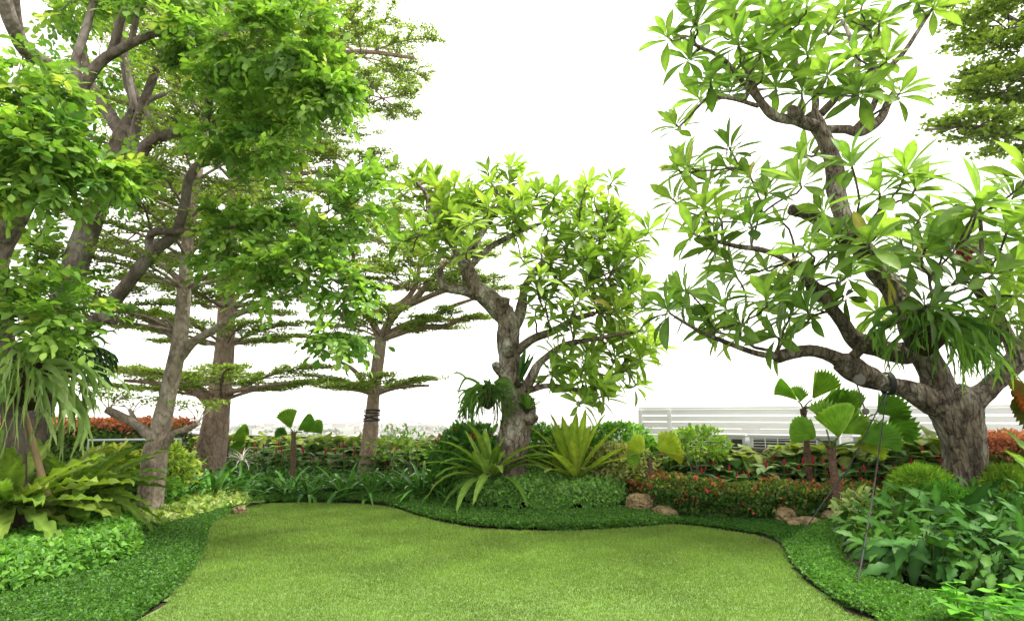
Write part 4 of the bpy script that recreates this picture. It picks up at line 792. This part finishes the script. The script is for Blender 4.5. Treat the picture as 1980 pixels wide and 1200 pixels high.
# ---- hedges
SM = [leaf_tpl(2, .26, .5, .3, .4), leaf_tpl(2, .3, .55, .2, .8)]
def hedge(name, path, wd, z0, z1, n, size, ca, cb, label, top=None, topf=0.0, flowers=0, fl=((.38, .06, .035), (.52, .13, .07)), tpl=None, cat="hedge", round_=.5, hz0=.72):
    q = spline(np.array(path), 6); seg = np.linalg.norm(np.diff(q[:, :2], axis=0), axis=1); Lc = np.concatenate([[0], np.cumsum(seg)]); tot = Lc[-1]
    T = nrm(np.gradient(q[:, :2], axis=0)); Nn = np.stack([-T[:, 1], T[:, 0]], 1)
    def surf(n, shrink=1.0):
        s = rng.uniform(0, tot, n); a = rng.uniform(-1.15, 1.15, n) * PI / 2
        cx = np.sign(np.sin(a)) * np.abs(np.sin(a)) ** round_; cz = np.abs(np.cos(a)) ** round_ * np.sign(np.cos(a) + 1e-9)
        c = np.stack([np.interp(s, Lc, q[:, k]) for k in (0, 1)], 1); nn = np.stack([np.interp(s, Lc, Nn[:, k]) for k in (0, 1)], 1)
        v = rng.random(n); side = v < (z1 - z0) * 2 / ((z1 - z0) * 2 + wd)
        sg = np.where(rng.random(n) < .62, -1, 1); off = np.where(side, sg, rng.uniform(-1, 1, n)); hz = np.where(side, rng.random(n), 1.0)
        corner = np.clip((hz - .8) / .2, 0, 1) * (np.abs(off) > .8); ln = noise3(np.stack([s, hz * 2, off], 1), 2.6, 6) * .10 + noise3(np.stack([s, hz * 3, off], 1), 7, 7) * .06
        out = np.concatenate([nn * np.where(side, sg, 0)[:, None], np.where(side, .25, 1.0)[:, None]], 1)
        p = np.concatenate([c + nn * (off * wd / 2 * shrink)[:, None], (z0 + (z1 - z0) * hz)[:, None]], 1); p = p + out * ln[:, None]
        return p, nrm(out), hz, side
    p, o, hz, side = surf(n); p = p - o * (.12 * rng.random(n) ** 2)[:, None]
    mb = MB(); d = nrm(o * .7 + .8 * rng.normal(size=(n, 3)) + UPV * .3); up = nrm(o * .6 + UPV * .5 + .4 * rng.normal(size=(n, 3))); c = tints(n, ca, cb)
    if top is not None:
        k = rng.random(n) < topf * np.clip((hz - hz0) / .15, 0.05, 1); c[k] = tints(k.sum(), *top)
    inst(mb, tpl or SM, p, d, up, size * rng.uniform(.65, 1.25, n), c); o_ = mb.build(name, M['leaf'])
    cm = MB(); v = []; qc = q[2:-2]; Nc = Nn[2:-2]; m = len(qc)
    for i in range(m):
        for a, b in ((-1, z0), (-1, z1), (1, z1), (1, z0)): v.append([qc[i, 0] + Nc[i, 0] * a * (wd / 2 - .09), qc[i, 1] + Nc[i, 1] * a * (wd / 2 - .09), b - (.09 if b == z1 else 0)])
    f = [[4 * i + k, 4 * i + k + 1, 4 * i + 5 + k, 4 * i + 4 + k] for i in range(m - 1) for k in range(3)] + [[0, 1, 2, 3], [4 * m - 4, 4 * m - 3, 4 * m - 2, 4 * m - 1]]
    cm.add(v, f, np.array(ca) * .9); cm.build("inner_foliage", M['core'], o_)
    if flowers:
        p, o, hz, side = surf(flowers); w_ = np.where(side, .25 + .75 * hz ** 2, 1.0); k = rng.random(flowers) < w_; p, o = p[k] + o[k] * .02, o[k]; n2 = len(p); kk = 7
        P2 = np.repeat(p, kk, 0) + rng.normal(size=(n2 * kk, 3)) * .022; D2 = nrm(np.repeat(o, kk, 0) + .7 * rng.normal(size=(n2 * kk, 3)))
        fm = MB(); inst(fm, dia_tpl(.42, .2), P2, D2, nrm(UPV + rng.normal(size=(n2 * kk, 3))), .042, np.repeat(tints(n2, *fl), kk, 0)); tag(fm.build("blossoms", M['petal'], o_), kind='stuff')
    return tag(o_, label, cat)
def gp(px, py, dy=0.0): a = G(px, py)[:2]; return (a[0], a[1] + dy)
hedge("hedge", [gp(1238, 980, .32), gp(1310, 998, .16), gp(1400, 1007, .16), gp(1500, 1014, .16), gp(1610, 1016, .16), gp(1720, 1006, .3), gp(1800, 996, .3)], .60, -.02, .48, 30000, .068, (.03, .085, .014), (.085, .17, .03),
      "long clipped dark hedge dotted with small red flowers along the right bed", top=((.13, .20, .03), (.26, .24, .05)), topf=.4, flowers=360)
hedge("hedge", [(-12.5, 12.6), (-9.5, 13.2), (-6.9, 13.4)], .8, -.02, 1.38, 26000, .095, (.035, .10, .018), (.11, .20, .035),
      "tall clipped hedge with red young tips behind the left handrail", top=((.42, .12, .07), (.60, .28, .19)), topf=.95, hz0=.84, flowers=60, fl=((.4, .05, .03), (.5, .12, .07)))
hedge("hedge", [(6.55, 8.95), (7.4, 8.7), (8.8, 8.3)], .7, .05, 1.22, 16000, .07, (.05, .11, .018), (.16, .20, .035),
      "red-tipped clipped hedge at the right edge behind the big trunk", top=((.42, .12, .07), (.55, .26, .18)), topf=.95, flowers=60, fl=((.4, .06, .03), (.5, .12, .07)))
# ---- bushes
def shrub(name, c, r, n, tpl, size, ca, cb, label, cat="shrub", mat='leaf', core=True, group=None, flowers=0, **kw):
    mb = MB(); c = np.array(c, float); bush(mb, c, *r, n, tpl, size, ca, cb, **kw)
    for i in range(5): tube(mb, [[c[0] + .05 * i - .1, c[1], float(terr(c[0], c[1])) - .03], c + rdir(1)[0] * np.array(r) * .6], [.018, .006], 5, col=(.10, .075, .045), mat=1)
    o = mb.build(name, [M[mat], M['twig']], origin=c)
    if flowers:
        fm = MB(); u = rdir(flowers); u[:, 1] = -abs(u[:, 1]); p = u * np.array(r) * 1.02; p = np.repeat(p, 10, 0) + rng.normal(size=(flowers * 10, 3)) * .035
        inst(fm, dia_tpl(.4, .2), p, rdir(flowers * 10), rdir(flowers * 10), .06, tints(flowers * 10, (.5, .05, .02), (.62, .14, .05))); fm.build("blossoms", M['petal'], o)
    return tag(o, label, cat, group)
OV = [leaf_tpl(3, .24, .5, .25, d) for d in (.3, .8)]
shrub("flowering_shrub", P(905, 880, 11.4), (.66, .5, .52), 1900, OV, .125, (.03, .11, .014), (.085, .21, .03), "dark green shrub with a few orange-red blooms left of the middle trunk", flowers=4)
shrub("leafy_shrub", P(1050, 870, 11.9), (.6, .4, .42), 1200, OV, .115, (.06, .19, .02), (.14, .31, .04), "bright green shrub directly right of the middle trunk")
shrub("leafy_shrub", P(1105, 868, 11.6), (.7, .4, .34), 1100, OV, .11, (.10, .23, .03), (.20, .36, .05), "lime green shrub behind the upright yellow-green fern", out=1.0)
shrub("leafy_shrub", P(1192, 852, 11.7), (.62, .4, .30), 1200, OV, .11, (.07, .21, .02), (.16, .34, .04), "flat-topped bright green shrub before the louvre screen's left end")
shrub("leafy_shrub", P(1345, 862, 10.9), (.5, .3, .30), 700, OV, .105, (.11, .24, .03), (.25, .38, .05), "small yellow-green bush poking above the parapet before an air conditioner", out=1.2)
shrub("variegated_shrub", P(1190, 900, 10.9), (.6, .35, .36), 1500, OV, .10, (.14, .18, .05), (.38, .38, .16), "cream-variegated shrub between yellow-green fern and short fan palm")
shrub("wispy_shrub", P(775, 862, 13.0), (.6, .3, .38), 240, OV, .11, (.09, .2, .03), (.18, .32, .05), "thin wispy shrub above the parapet right of the slender tree", out=1.2, inner=.2)
shrub("golden_shrub", P(212, 915, 9.9), (.5, .45, .38), 1300, [leaf_tpl(3, .16, .5, .2, 1.0)], .16, (.15, .25, .025), (.42, .47, .08), "golden yellow drooping-leaved shrub left of the pale-barked tree", upb=.8)
shrub("golden_shrub", P(318, 905, 10.6), (.5, .4, .36), 900, [leaf_tpl(3, .16, .5, .2, 1.0)], .15, (.14, .25, .03), (.36, .44, .07), "smaller golden shrub behind the pale-barked tree's trunk", upb=.8)
shrub("leafy_shrub", P(268, 955, 9.9), (.6, .4, .3), 800, OV, .14, (.05, .16, .02), (.12, .27, .035), "mid green shrub at the pale-barked tree's left foot")
NEED = [leaf_tpl(2, .045, .4, .0, .9)]
for px, py, Y, r, n, lb, ca, cb in ((1780, 938, 8.6, (.34, .3, .2), 7000, "bright lime needle-leaved mound left of the big right trunk", (.13, .28, .02), (.24, .40, .04)), (1945, 940, 8.5, (.40, .3, .22), 7000, "bright lime needle-leaved mound right of the big right trunk", (.13, .27, .02), (.26, .40, .05)), (1824, 985, 7.75, (.30, .26, .24), 8000, "round dark green moss-like ball bush before the big right trunk", (.045, .16, .012), (.09, .25, .025))):
    shrub("needle_bush", P(px, py, Y), r, n, NEED, .13, ca, cb, lb, cat="bush", mat='soft', inner=.6, out=.9, lump=.06)
# ---- strap-leaved lilies
def lily(loc, label, n, L, wd, ca=(.035, .12, .018), cb=(.09, .23, .035)): return nest_fern(loc, label, n, L, wd, ca, cb, e=(8, 66), bend=(.9, 2.0), rip=0.0, name="spider_lily", cat="lily", group="strap-leaved lilies behind the lawn", mat='gloss')
for px, Y, n, L, w_, lb in ((352, 11.2, 46, 1.0, .036, "leftmost strap-leaved lily, beside the pale-barked trunk"), (415, 11.3, 50, 1.0, .036, "bright strap-leaved lily in front of the reddish-brown trunk"), (465, 11.9, 30, .95, .03, "strap-leaved lily spreading right of the reddish-brown trunk"), (560, 11.9, 24, .8, .034, "low strap-leaved lily below the small two-fanned palm"), (598, 11.7, 24, .75, .034, "small strap-leaved lily left of the slender trunk"),
      (668, 11.8, 28, .95, .034, "strap-leaved lily just left of the slender trunk's foot"), (722, 11.7, 30, .95, .036, "upright strap-leaved lily at the slender trunk's foot"), (772, 11.9, 26, .9, .034, "strap-leaved lily just right of the slender trunk's foot"), (815, 11.3, 40, .9, .036, "dense dark strap-leaved lily left of the middle bed"), (858, 11.1, 30, .95, .034, "strap-leaved lily touching the middle bed's left end")):
    lily(at0(px, Y, .04), lb, n, L, w_)
mb = MB(); c = P(468, 890, 12.6)
for i in range(26): frond(mb, c, rng.uniform(0, 6.28), rng.uniform(-.2, 1.3), .34, .007, rng.uniform(.3, 1.6), (.62, .60, .56), 0, n=6)
tube(mb, [tz(c, -.02), c], .014, 6, col=(.1, .2, .04)); tag(mb.build("lily_bloom", M['petal'], origin=c), "white spidery lily bloom behind the strap-leaved lilies at left", "flower")
# ---- red-coned gingers along the parapet
CL = [leaf_tpl(4, .24, .5, .2, d, .04, mid=1.25) for d in (.3, .7, 1.1)]
def ginger(hh, pale):
    root = empty("red_ginger", (0, 0, 0), "", "ginger plant", "red-coned gingers along the parapet")
    s = MB(); top = np.array([.03, 0, hh]); tube(s, spline([[0, 0, -.03], [.04, .01, hh * .5], top], 4), [.012] * 9, 6, col=(.14, .2, .05)); s.build("stem", M['soft'], root)
    lf = MB(); n = 15; t = np.concatenate([rng.uniform(.25, .85, n - 6), np.full(6, .95)]); az = np.arange(n) * 2.2 + rng.random(); p = np.stack([.04 * t, 0 * t, hh * t], 1)
    inst(lf, CL, p, np.stack([np.cos(az), np.sin(az), np.full(n, .25)], 1), np.repeat(UPV[None], n, 0), rng.uniform(.24, .36, n), tints(n, *pale)); lf.build("leaves", M['soft'], root)
    c = MB(); q = top + np.array([[0, 0, z] for z in np.linspace(-.01, .12, 7)]); tube(c, q, np.array([.010, .020, .024, .024, .020, .013, .005]), 8, .15, 30, col=(.40, .025, .06)); c.build("flower_cone", M['petal'], root); return root
gpro = [ginger(h, pl) for h, pl in ((.72, ((.09, .19, .05), (.26, .36, .15))), (.62, ((.07, .17, .04), (.20, .32, .12))), (.8, ((.10, .20, .06), (.32, .40, .20))), (.5, ((.07, .18, .035), (.17, .29, .09))))]
k = 0
for px0, px1, m in ((440, 865, 52), (1270, 1830, 58)):
    for i in range(m):
        px = px0 + (px1 - px0) * (i + rng.uniform(.1, .9)) / m; off = (-.95, -1.35, -1.75)[i % 3] if px < 900 else (-.55, -.72, -.85)[i % 3]; p = wallpt(px, off + rng.normal() * .06, 0); p[2] = float(terr(p[0], p[1]))
        if k < 4: o = gpro[k]
        else: o = copy_tree(gpro[int(rng.integers(0, 4))])
        o.location = tuple(p); s = rng.uniform(.85, 1.15) * (.95 if px < 900 else .82); o.scale = (s, s, s); o.rotation_euler = (rng.normal() * .06, rng.normal() * .06, rng.uniform(0, 6.28)); k += 1
        o['label'] = "red-coned ginger stem in the row before the parapet, left of the middle tree" if px < 900 else "red-coned ginger stem in the row before the parapet, right of the middle tree"
        o['group'] = "red-coned gingers left of the middle tree" if px < 900 else "red-coned gingers right of the middle tree"
# large round-leaved plants against the wall
RL = [leaf_tpl(4, .42, .45, .15, d, .03, mid=1.2) for d in (.5, 1.0)]
def broad(i):
    mb = MB(); n = 46; t = rng.random(n) ** .6; az = rng.uniform(0, 6.28, n); p = np.stack([np.cos(az) * .16, np.sin(az) * .12, .15 + .68 * t], 1); c = tints(n, (.05, .13, .035), (.14, .26, .07)); k = t > .8; c[k] = tints(k.sum(), (.17, .25, .05), (.30, .36, .10))
    inst(mb, RL, p, np.stack([np.cos(az), np.sin(az), .35 * rng.normal(size=n) + .1], 1), nrm(np.repeat(UPV[None], n, 0) + .3 * rng.normal(size=(n, 3))), rng.uniform(.2, .34, n), c)
    for a in range(4): tube(mb, [[.04 * a - .06, 0, -.03], [.12 * math.cos(a * 1.7), .1 * math.sin(a * 1.7), .7]], [.014, .006], 5, col=(.1, .16, .05))
    return mb.build("broad_leaved_plant", M['soft'])
bp = [broad(i) for i in range(3)]; k = 0
for px0, px1, m in ((395, 880, 25), (1235, 1850, 24)):
    for i in range(m):
        px = px0 + (px1 - px0) * (i + rng.uniform(.25, .75)) / m; p = wallpt(px, (-.36 if px < 900 else -.26) + rng.normal() * .03); p[2] = float(terr(p[0], p[1])); o = bp[k] if k < 3 else bp[k % 3].copy()
        if k >= 3: S.collection.objects.link(o)
        o.location = tuple(p); o.rotation_euler = (0, 0, rng.uniform(0, 6.28)); s = rng.uniform(.9, 1.1); o.scale = (s, s, s * (1.14 if px < 900 else 1.05)); k += 1
        sd = "left" if px < 900 else "right"; tag(o, f"broad-leaved plant with yellow-green top leaves against the parapet {sd} of the middle tree", "plant", f"broad-leaved plants against the parapet {sd} of the middle tree")
# ---- massed low planting
DI = [leaf_tpl(2, .34, .5, .25, .3), leaf_tpl(2, .30, .5, .35, .6)]
def beds():
    pz = lambda L: smoothpoly([tuple(G(x, y)[:2]) for x, y in L], 3)
    cover("low_shrub_bed", pz([(880, 978), (920, 987), (980, 992), (1060, 994), (1150, 992), (1215, 984), (1222, 974), (1195, 966), (1100, 964), (1000, 963), (920, 963), (868, 966), (866, 972)]), .44, 42000, DI, .06, (.075, .19, .032), (.22, .40, .09), M['leaf'], "clipped small-leaved bright green planting in front of the middle tree", "ground cover", dome=.13, hn=.12, accent=(.22, .38, .12), frac=.15)
    cover("low_shrub_bed", pz([(-80, 1192), (0, 1164), (100, 1136), (200, 1107), (256, 1084), (264, 1058), (262, 1030), (215, 1020), (140, 1030), (60, 1040), (-80, 1060), (-160, 1120)]), .28, 34000, DI, .078, (.06, .17, .022), (.17, .37, .06), M['leaf'], "clipped bright green small-leaved planting at the lower left below the ferns", "ground cover", dome=.15, hn=.15, accent=(.19, .36, .07), frac=.12)
    cover("variegated_bed", pz([(232, 1030), (300, 1026), (360, 1012), (420, 994), (470, 980), (475, 966), (430, 962), (360, 975), (320, 985), (270, 985), (225, 990), (205, 1010)]), .14, 9000, [leaf_tpl(2, .38, .5, .2, .5)], .095, (.13, .25, .05), (.40, .48, .15), M['leaf'], "yellow-green variegated ground cover round the pale-barked tree's foot", "ground cover", dome=.2, accent=(.48, .52, .24), frac=.2)
    w1 = [tuple(wallpt(p, -.5)[:2]) for p in (960, 860, 760, 660, 560, 460, 380)]
    cover("undergrowth", [tuple(G(x, y)[:2]) for x, y in [(440, 968), (500, 964), (560, 961), (640, 961), (700, 962), (780, 962), (840, 964), (870, 950), (930, 940)]] + w1 + [tuple(G(330, 950)[:2])], .16, 15000, CL, .20, (.025, .09, .015), (.08, .19, .035), M['gloss'], "dark leafy undergrowth between the lawn's far edge and the parapet", "ground cover", dome=.5, hn=.5, tilt=.6)
    cover("undergrowth", [tuple(G(x, y)[:2]) for x, y in [(868, 968), (920, 964), (1000, 964), (1100, 965), (1200, 968), (1235, 970)]] + [(3.4, 10.6), (2.0, 12.0), (0, 13.0), (-1.2, 12.8)], .42, 9000, [leaf_tpl(4, .2, .5, .25, d, mid=1.3) for d in (.4, .9)], .30, (.03, .11, .02), (.085, .22, .04), M['gloss'], "glossy dark foliage under the middle tree's bird's nest ferns", "ground cover", dome=.4, hn=.4, tilt=.5)
    cover("undergrowth", [tuple(G(x, y)[:2]) for x, y in [(-100, 1050), (60, 1036), (140, 1026), (220, 1012), (300, 985), (330, 960)]] + [(-6.6, 12.9), (-9.6, 12.7), (-12, 12)], .2, 9000, OV, .17, (.03, .10, .015), (.09, .2, .03), M['leaf'], "mixed green undergrowth below the left trees", "ground cover", dome=.4, hn=.5, tilt=.6)
beds()
# ---- glossy lobed ferns on the right mound
LB = [leaf_tpl(20, .17, .5, .10, d, .1, lobes=4, lobed=.3, rip=.04, mid=1.5) for d in (.5, .9, 1.3)]
def lobed(n, L, ca, cb):
    mb = MB(); az = rng.uniform(0, 6.28, n); r = rng.random(n) ** .6 * .34; h = .16 + .26 * (1 - (r / .34) ** 2) + rng.normal(size=n) * .03; p = np.stack([np.cos(az) * r, np.sin(az) * r, h], 1)
    up = nrm(np.stack([np.cos(az) * .55, np.sin(az) * .35 - .5, np.full(n, .75)], 1) + .3 * rng.normal(size=(n, 3)))
    d = np.stack([np.cos(az) * .9 + .3 * rng.normal(size=n), -.35 + .35 * np.sin(az), rng.uniform(-1.0, .35, n) + .5 * (1 - r / .34)], 1)
    inst(mb, LB, p, d, up, L * rng.uniform(.7, 1.15, n), tints(n, ca, cb, .15))
    for i in range(n): tube(mb, [[p[i, 0] * .25, p[i, 1] * .25, -.02], p[i]], [.006, .005], 3, col=(.07, .14, .03), cap=False)
    return mb.build("lobed_fern", M['lobe'])
lp = [lobed(56, .33, (.016, .058, .009), (.042, .12, .020)), lobed(40, .29, (.025, .08, .012), (.065, .155, .022)), lobed(46, .34, (.016, .06, .011), (.04, .115, .022))]
bed = [tuple(G(x, y)[:2]) for x, y in [(1672, 1042), (1658, 1072), (1706, 1106), (1785, 1132), (1890, 1160), (2000, 1175), (2120, 1195)]] + [(7.5, 5.5), (8.4, 8.0), (7.0, 8.3), (6.0, 8.2), (5.2, 8.5), (4.9, 8.3)]
ballp = P(1824, 985, 7.75)
def fernbed():
    done = []; tries = 0
    while len(done) < 80 and tries < 4000:
        tries += 1; x, y = polypts(bed, 1); x, y = float(x[0]), float(y[0])
        if math.hypot(x - ballp[0], y - ballp[1]) > .42 and math.hypot(x - 6.35, y - 8.7) > .75 and not (math.hypot(x - ballp[0], y - ballp[1]) < .9 and y < ballp[1] and abs(x - ballp[0]) < .3) and all(math.hypot(x - a, y - b) > .26 for a, b in done): done.append((x, y))
    for i, (x, y) in enumerate(done):
        front = edgedist(np.array([x]), np.array([y]), bed)[0] < .3
        j = 1 if x < 4.4 and y > 6.2 else int(rng.integers(0, 3)); o = lp[i] if i < 3 else lp[j].copy()
        if i >= 3: S.collection.objects.link(o)
        o.location = (x, y, float(terr(x, y)) + (.0 if front else .04)); o.rotation_euler = (rng.normal() * .05, rng.normal() * .05, rng.normal() * .5); s = rng.uniform(.85, 1.15) * (.72 if math.hypot(x - 6.4, y - 8.7) < 1.7 else 1); o.scale = (s, s, s * rng.uniform(.9, 1.1))
        tag(o, "dark glossy lobed fern clump on the mound before the big right trunk", "fern", "lobed ferns on the right mound")
fernbed()
cover("undergrowth", bed, .10, 5000, OV, .16, (.03, .1, .018), (.07, .17, .03), M['leaf'], "dark low leaves under the glossy lobed ferns at right", "ground cover", dome=.3, tilt=.6)
shrub("variegated_shrub", P(1668, 990, 8.0), (.34, .28, .22), 260, [leaf_tpl(3, .2, .5, .2, .8)], .15, (.16, .26, .06), (.40, .46, .2), "pale variegated shrub at the lobed ferns' left end")
# ---- nearest bright shoots, bottom right
def shoot(px, py, Y, hh, n, label, L=.105):
    t = P(px, py, Y); b = tz(t, -.02); b[0] += .1; root = empty("young_shrub", b, label, "shrub", "bright young shoots at the lower right corner"); og = tuple(root.location)
    s = MB(); lf = MB(); pts = []; ds = []
    for i in range(n):
        e = t + np.array([rng.normal() * .16, rng.normal() * .14, rng.uniform(-.18, .03)]); q = spline([b + rdir(1)[0] * [.05, .05, 0], (b + e) / 2 + rng.normal(size=3) * .05, e], 4); tube(s, q, np.linspace(.007, .003, len(q)), 5, col=(.12, .24, .04))
        for k in (4, 6, 7, 8):
            for sg in (0, 2.1, 4.2): a = sg + k * 1.1 + rng.random() * .4; pts.append(q[min(k, len(q) - 1)]); ds.append([math.cos(a), math.sin(a), .15 + .2 * rng.normal()])
    inst(lf, [leaf_tpl(4, .34, .45, .15, d, .08, mid=1.1) for d in (.2, .7)], np.array(pts), np.array(ds), nrm(np.repeat(UPV[None], len(pts), 0) + .25 * rng.normal(size=(len(pts), 3))), L * rng.uniform(.7, 1.15, len(pts)), tints(len(pts), (.07, .26, .02), (.15, .40, .04)))
    s.build("stem", M['soft'], root, og); lf.build("leaves", M['leaf'], root, og)
for a in ((1815, 1125, 4.7, .3, 2, "thin bright shoots standing in front of the lobed ferns"), (1875, 1150, 4.5, .3, 3, "bright young shrub in the lower right, left of the corner clump"), (1965, 1110, 4.4, .4, 5, "tallest bright young shrub at the lower right edge"), (1915, 1190, 4.1, .3, 4, "bright young shrub in the very corner at lower right"), (1985, 1165, 4.1, .3, 6, "bright young shrub cut off by the lower right corner")): shoot(*a)
# ---- rocks, guy wires, small things
def rock(px, py, rx, ry, rz, label, seed, dy=0.0, name="rock"):
    c = G(px, py); c[1] += dy; n, m = 28, 40; th = np.linspace(0, PI, n); ph = np.linspace(0, 2 * PI, m, endpoint=False); a, b = np.meshgrid(th, ph, indexing='ij')
    u = np.stack([np.sin(a) * np.cos(b), np.sin(a) * np.sin(b), np.cos(a)], -1); su = np.sign(u) * np.abs(u) ** .8
    d = 1 + .16 * noise3(u, 1.6, seed) + .06 * noise3(u, 5, seed + 1) + .03 * noise3(u, 13, seed + 2); v = su * d[..., None] * np.array([rx, ry, rz]); v[..., 2] += rz * .72
    i, j = np.meshgrid(np.arange(n - 1), np.arange(m), indexing='ij'); k = (j + 1) % m; mb = MB(); mb.add(v.reshape(-1, 3), np.stack([i * m + j, (i + 1) * m + j, (i + 1) * m + k, i * m + k], -1).reshape(-1, 4))
    o = mb.build(name, M['rock']); o.location = tuple(c + [0, 0, float(terr(c[0], c[1]))]); o.rotation_euler = (0, 0, seed); tag(o, label, "rock")
rock(1242, 992, .26, .2, .17, "dark cracked boulder between the clipped planting and red-flowered hedge", 3)
rock(1286, 1003, .22, .16, .105, "rounded pitted tan boulder at the hedge's left end on the strip", 8)
rock(1521, 1020, .15, .13, .12, "brown boulder against the hedge, leftmost of the right-hand group", 14)
rock(1536, 1030, .10, .08, .06, "small brown stone below the leftmost boulder of the right-hand group", 17)
rock(1564, 1030, .19, .13, .075, "flat tan boulder on the right strip below the widest fan palm", 21)
rock(1612, 1026, .17, .13, .075, "flat grey-tan boulder touching the lobed ferns' left end", 26)
rock(336, 1000, .07, .06, .09, "small grey stone in the variegated ground cover right of the pale-barked tree", 31)
rock(461, 994, .11, .08, .07, "small orange-tan stone at the lawn's far left corner", 35)
def cable(pts, label, r=.008):
    mb = MB(); tube(mb, spline(pts, 4), r, 6); q = pts[len(pts) // 2]; tag(mb.build("guy_wire", M['black']), label, "guy wire")
w0 = P(1714, 758, 8.5)
cable([w0, P(1700, 870, 7.6), P(1683, 985, 6.7), np.append(G(1652, 1166)[:2], 0)], "black guy wire from the right tree's left limb down to the front strip")
cable([w0, P(1640, 905, 8.5), P(1600, 960, 8.4), np.append(G(1536, 1052)[:2], 0)], "black guy wire slanting left from the right tree to the strip by the rocks")
cable([P(1022, 800, 10.7), P(1045, 830, 10.9), tz(P(1085, 900, 11.2))], "thin black guy wire at the middle trunk's right side")
cable([P(1955, 725, 8.4), P(1990, 760, 8.2), tz(P(2090, 990, 7.6))], "black guy wire from the right tree's right limb to the right edge")
mb = MB(); c = P(1712, 741, 8.6)
for k in range(4): a = np.linspace(0, 2 * PI, 25); tube(mb, np.stack([c[0] + .02 * k + .0 * a, c[1] + .15 * np.cos(a), c[2] + .15 * np.sin(a)], 1), .012, 5, cap=False)
tag(mb.build("tree_strap", M['black']), "dark strap looped round the right tree's left limb", "strap")
for px, py, Y, r, lb in ((1663, 734, 8.2, .075, "round grey disc fixed to the right tree's left limb"), (1675, 795, 8.6, .045, "small dark disc hanging before the dark-fanned palm")):
    mb = MB(); c = P(px, py, Y); tube(mb, [c + [0, .03, 0], c + [.0, 0, 0], c + [0, -.012, 0]], [r, r, r * .85], 28); tube(mb, [c + [0, .02, 0], c + [.02, .3, .05 if r > .06 else .62]], .012, 6)
    tag(mb.build("garden_lamp", M['disc']), lb, "lamp")
mb = MB(); tube(mb, [G(113, 1042) , P(92, 960, 7.0), P(48, 800, 7.2)], [.038, .036, .034], 10, .03); tag(mb.build("prop_pole", M['bamboo']), "slanting pale wooden pole propping the leftmost tree above the big fern", "pole")
# ---- far haze
mb = MB(); mb.box((0, 19700, (ZC - 1 + 14) / 2), (60400, 40700, 14 - ZC + 1)); hz = mb.build("haze", None); hz.data.materials.clear()
m, t, o = newmat("haze"); pv = N(t, "ShaderNodeVolumePrincipled"); pv.inputs["Color"].default_value = (.98, .99, 1, 1); pv.inputs["Density"].default_value = 1.3e-4; t.links.new(pv.outputs[0], o.inputs[1]); hz.data.materials.append(m); tag(hz, kind='stuff', label="pale haze hanging over the city below the terrace", cat="haze")
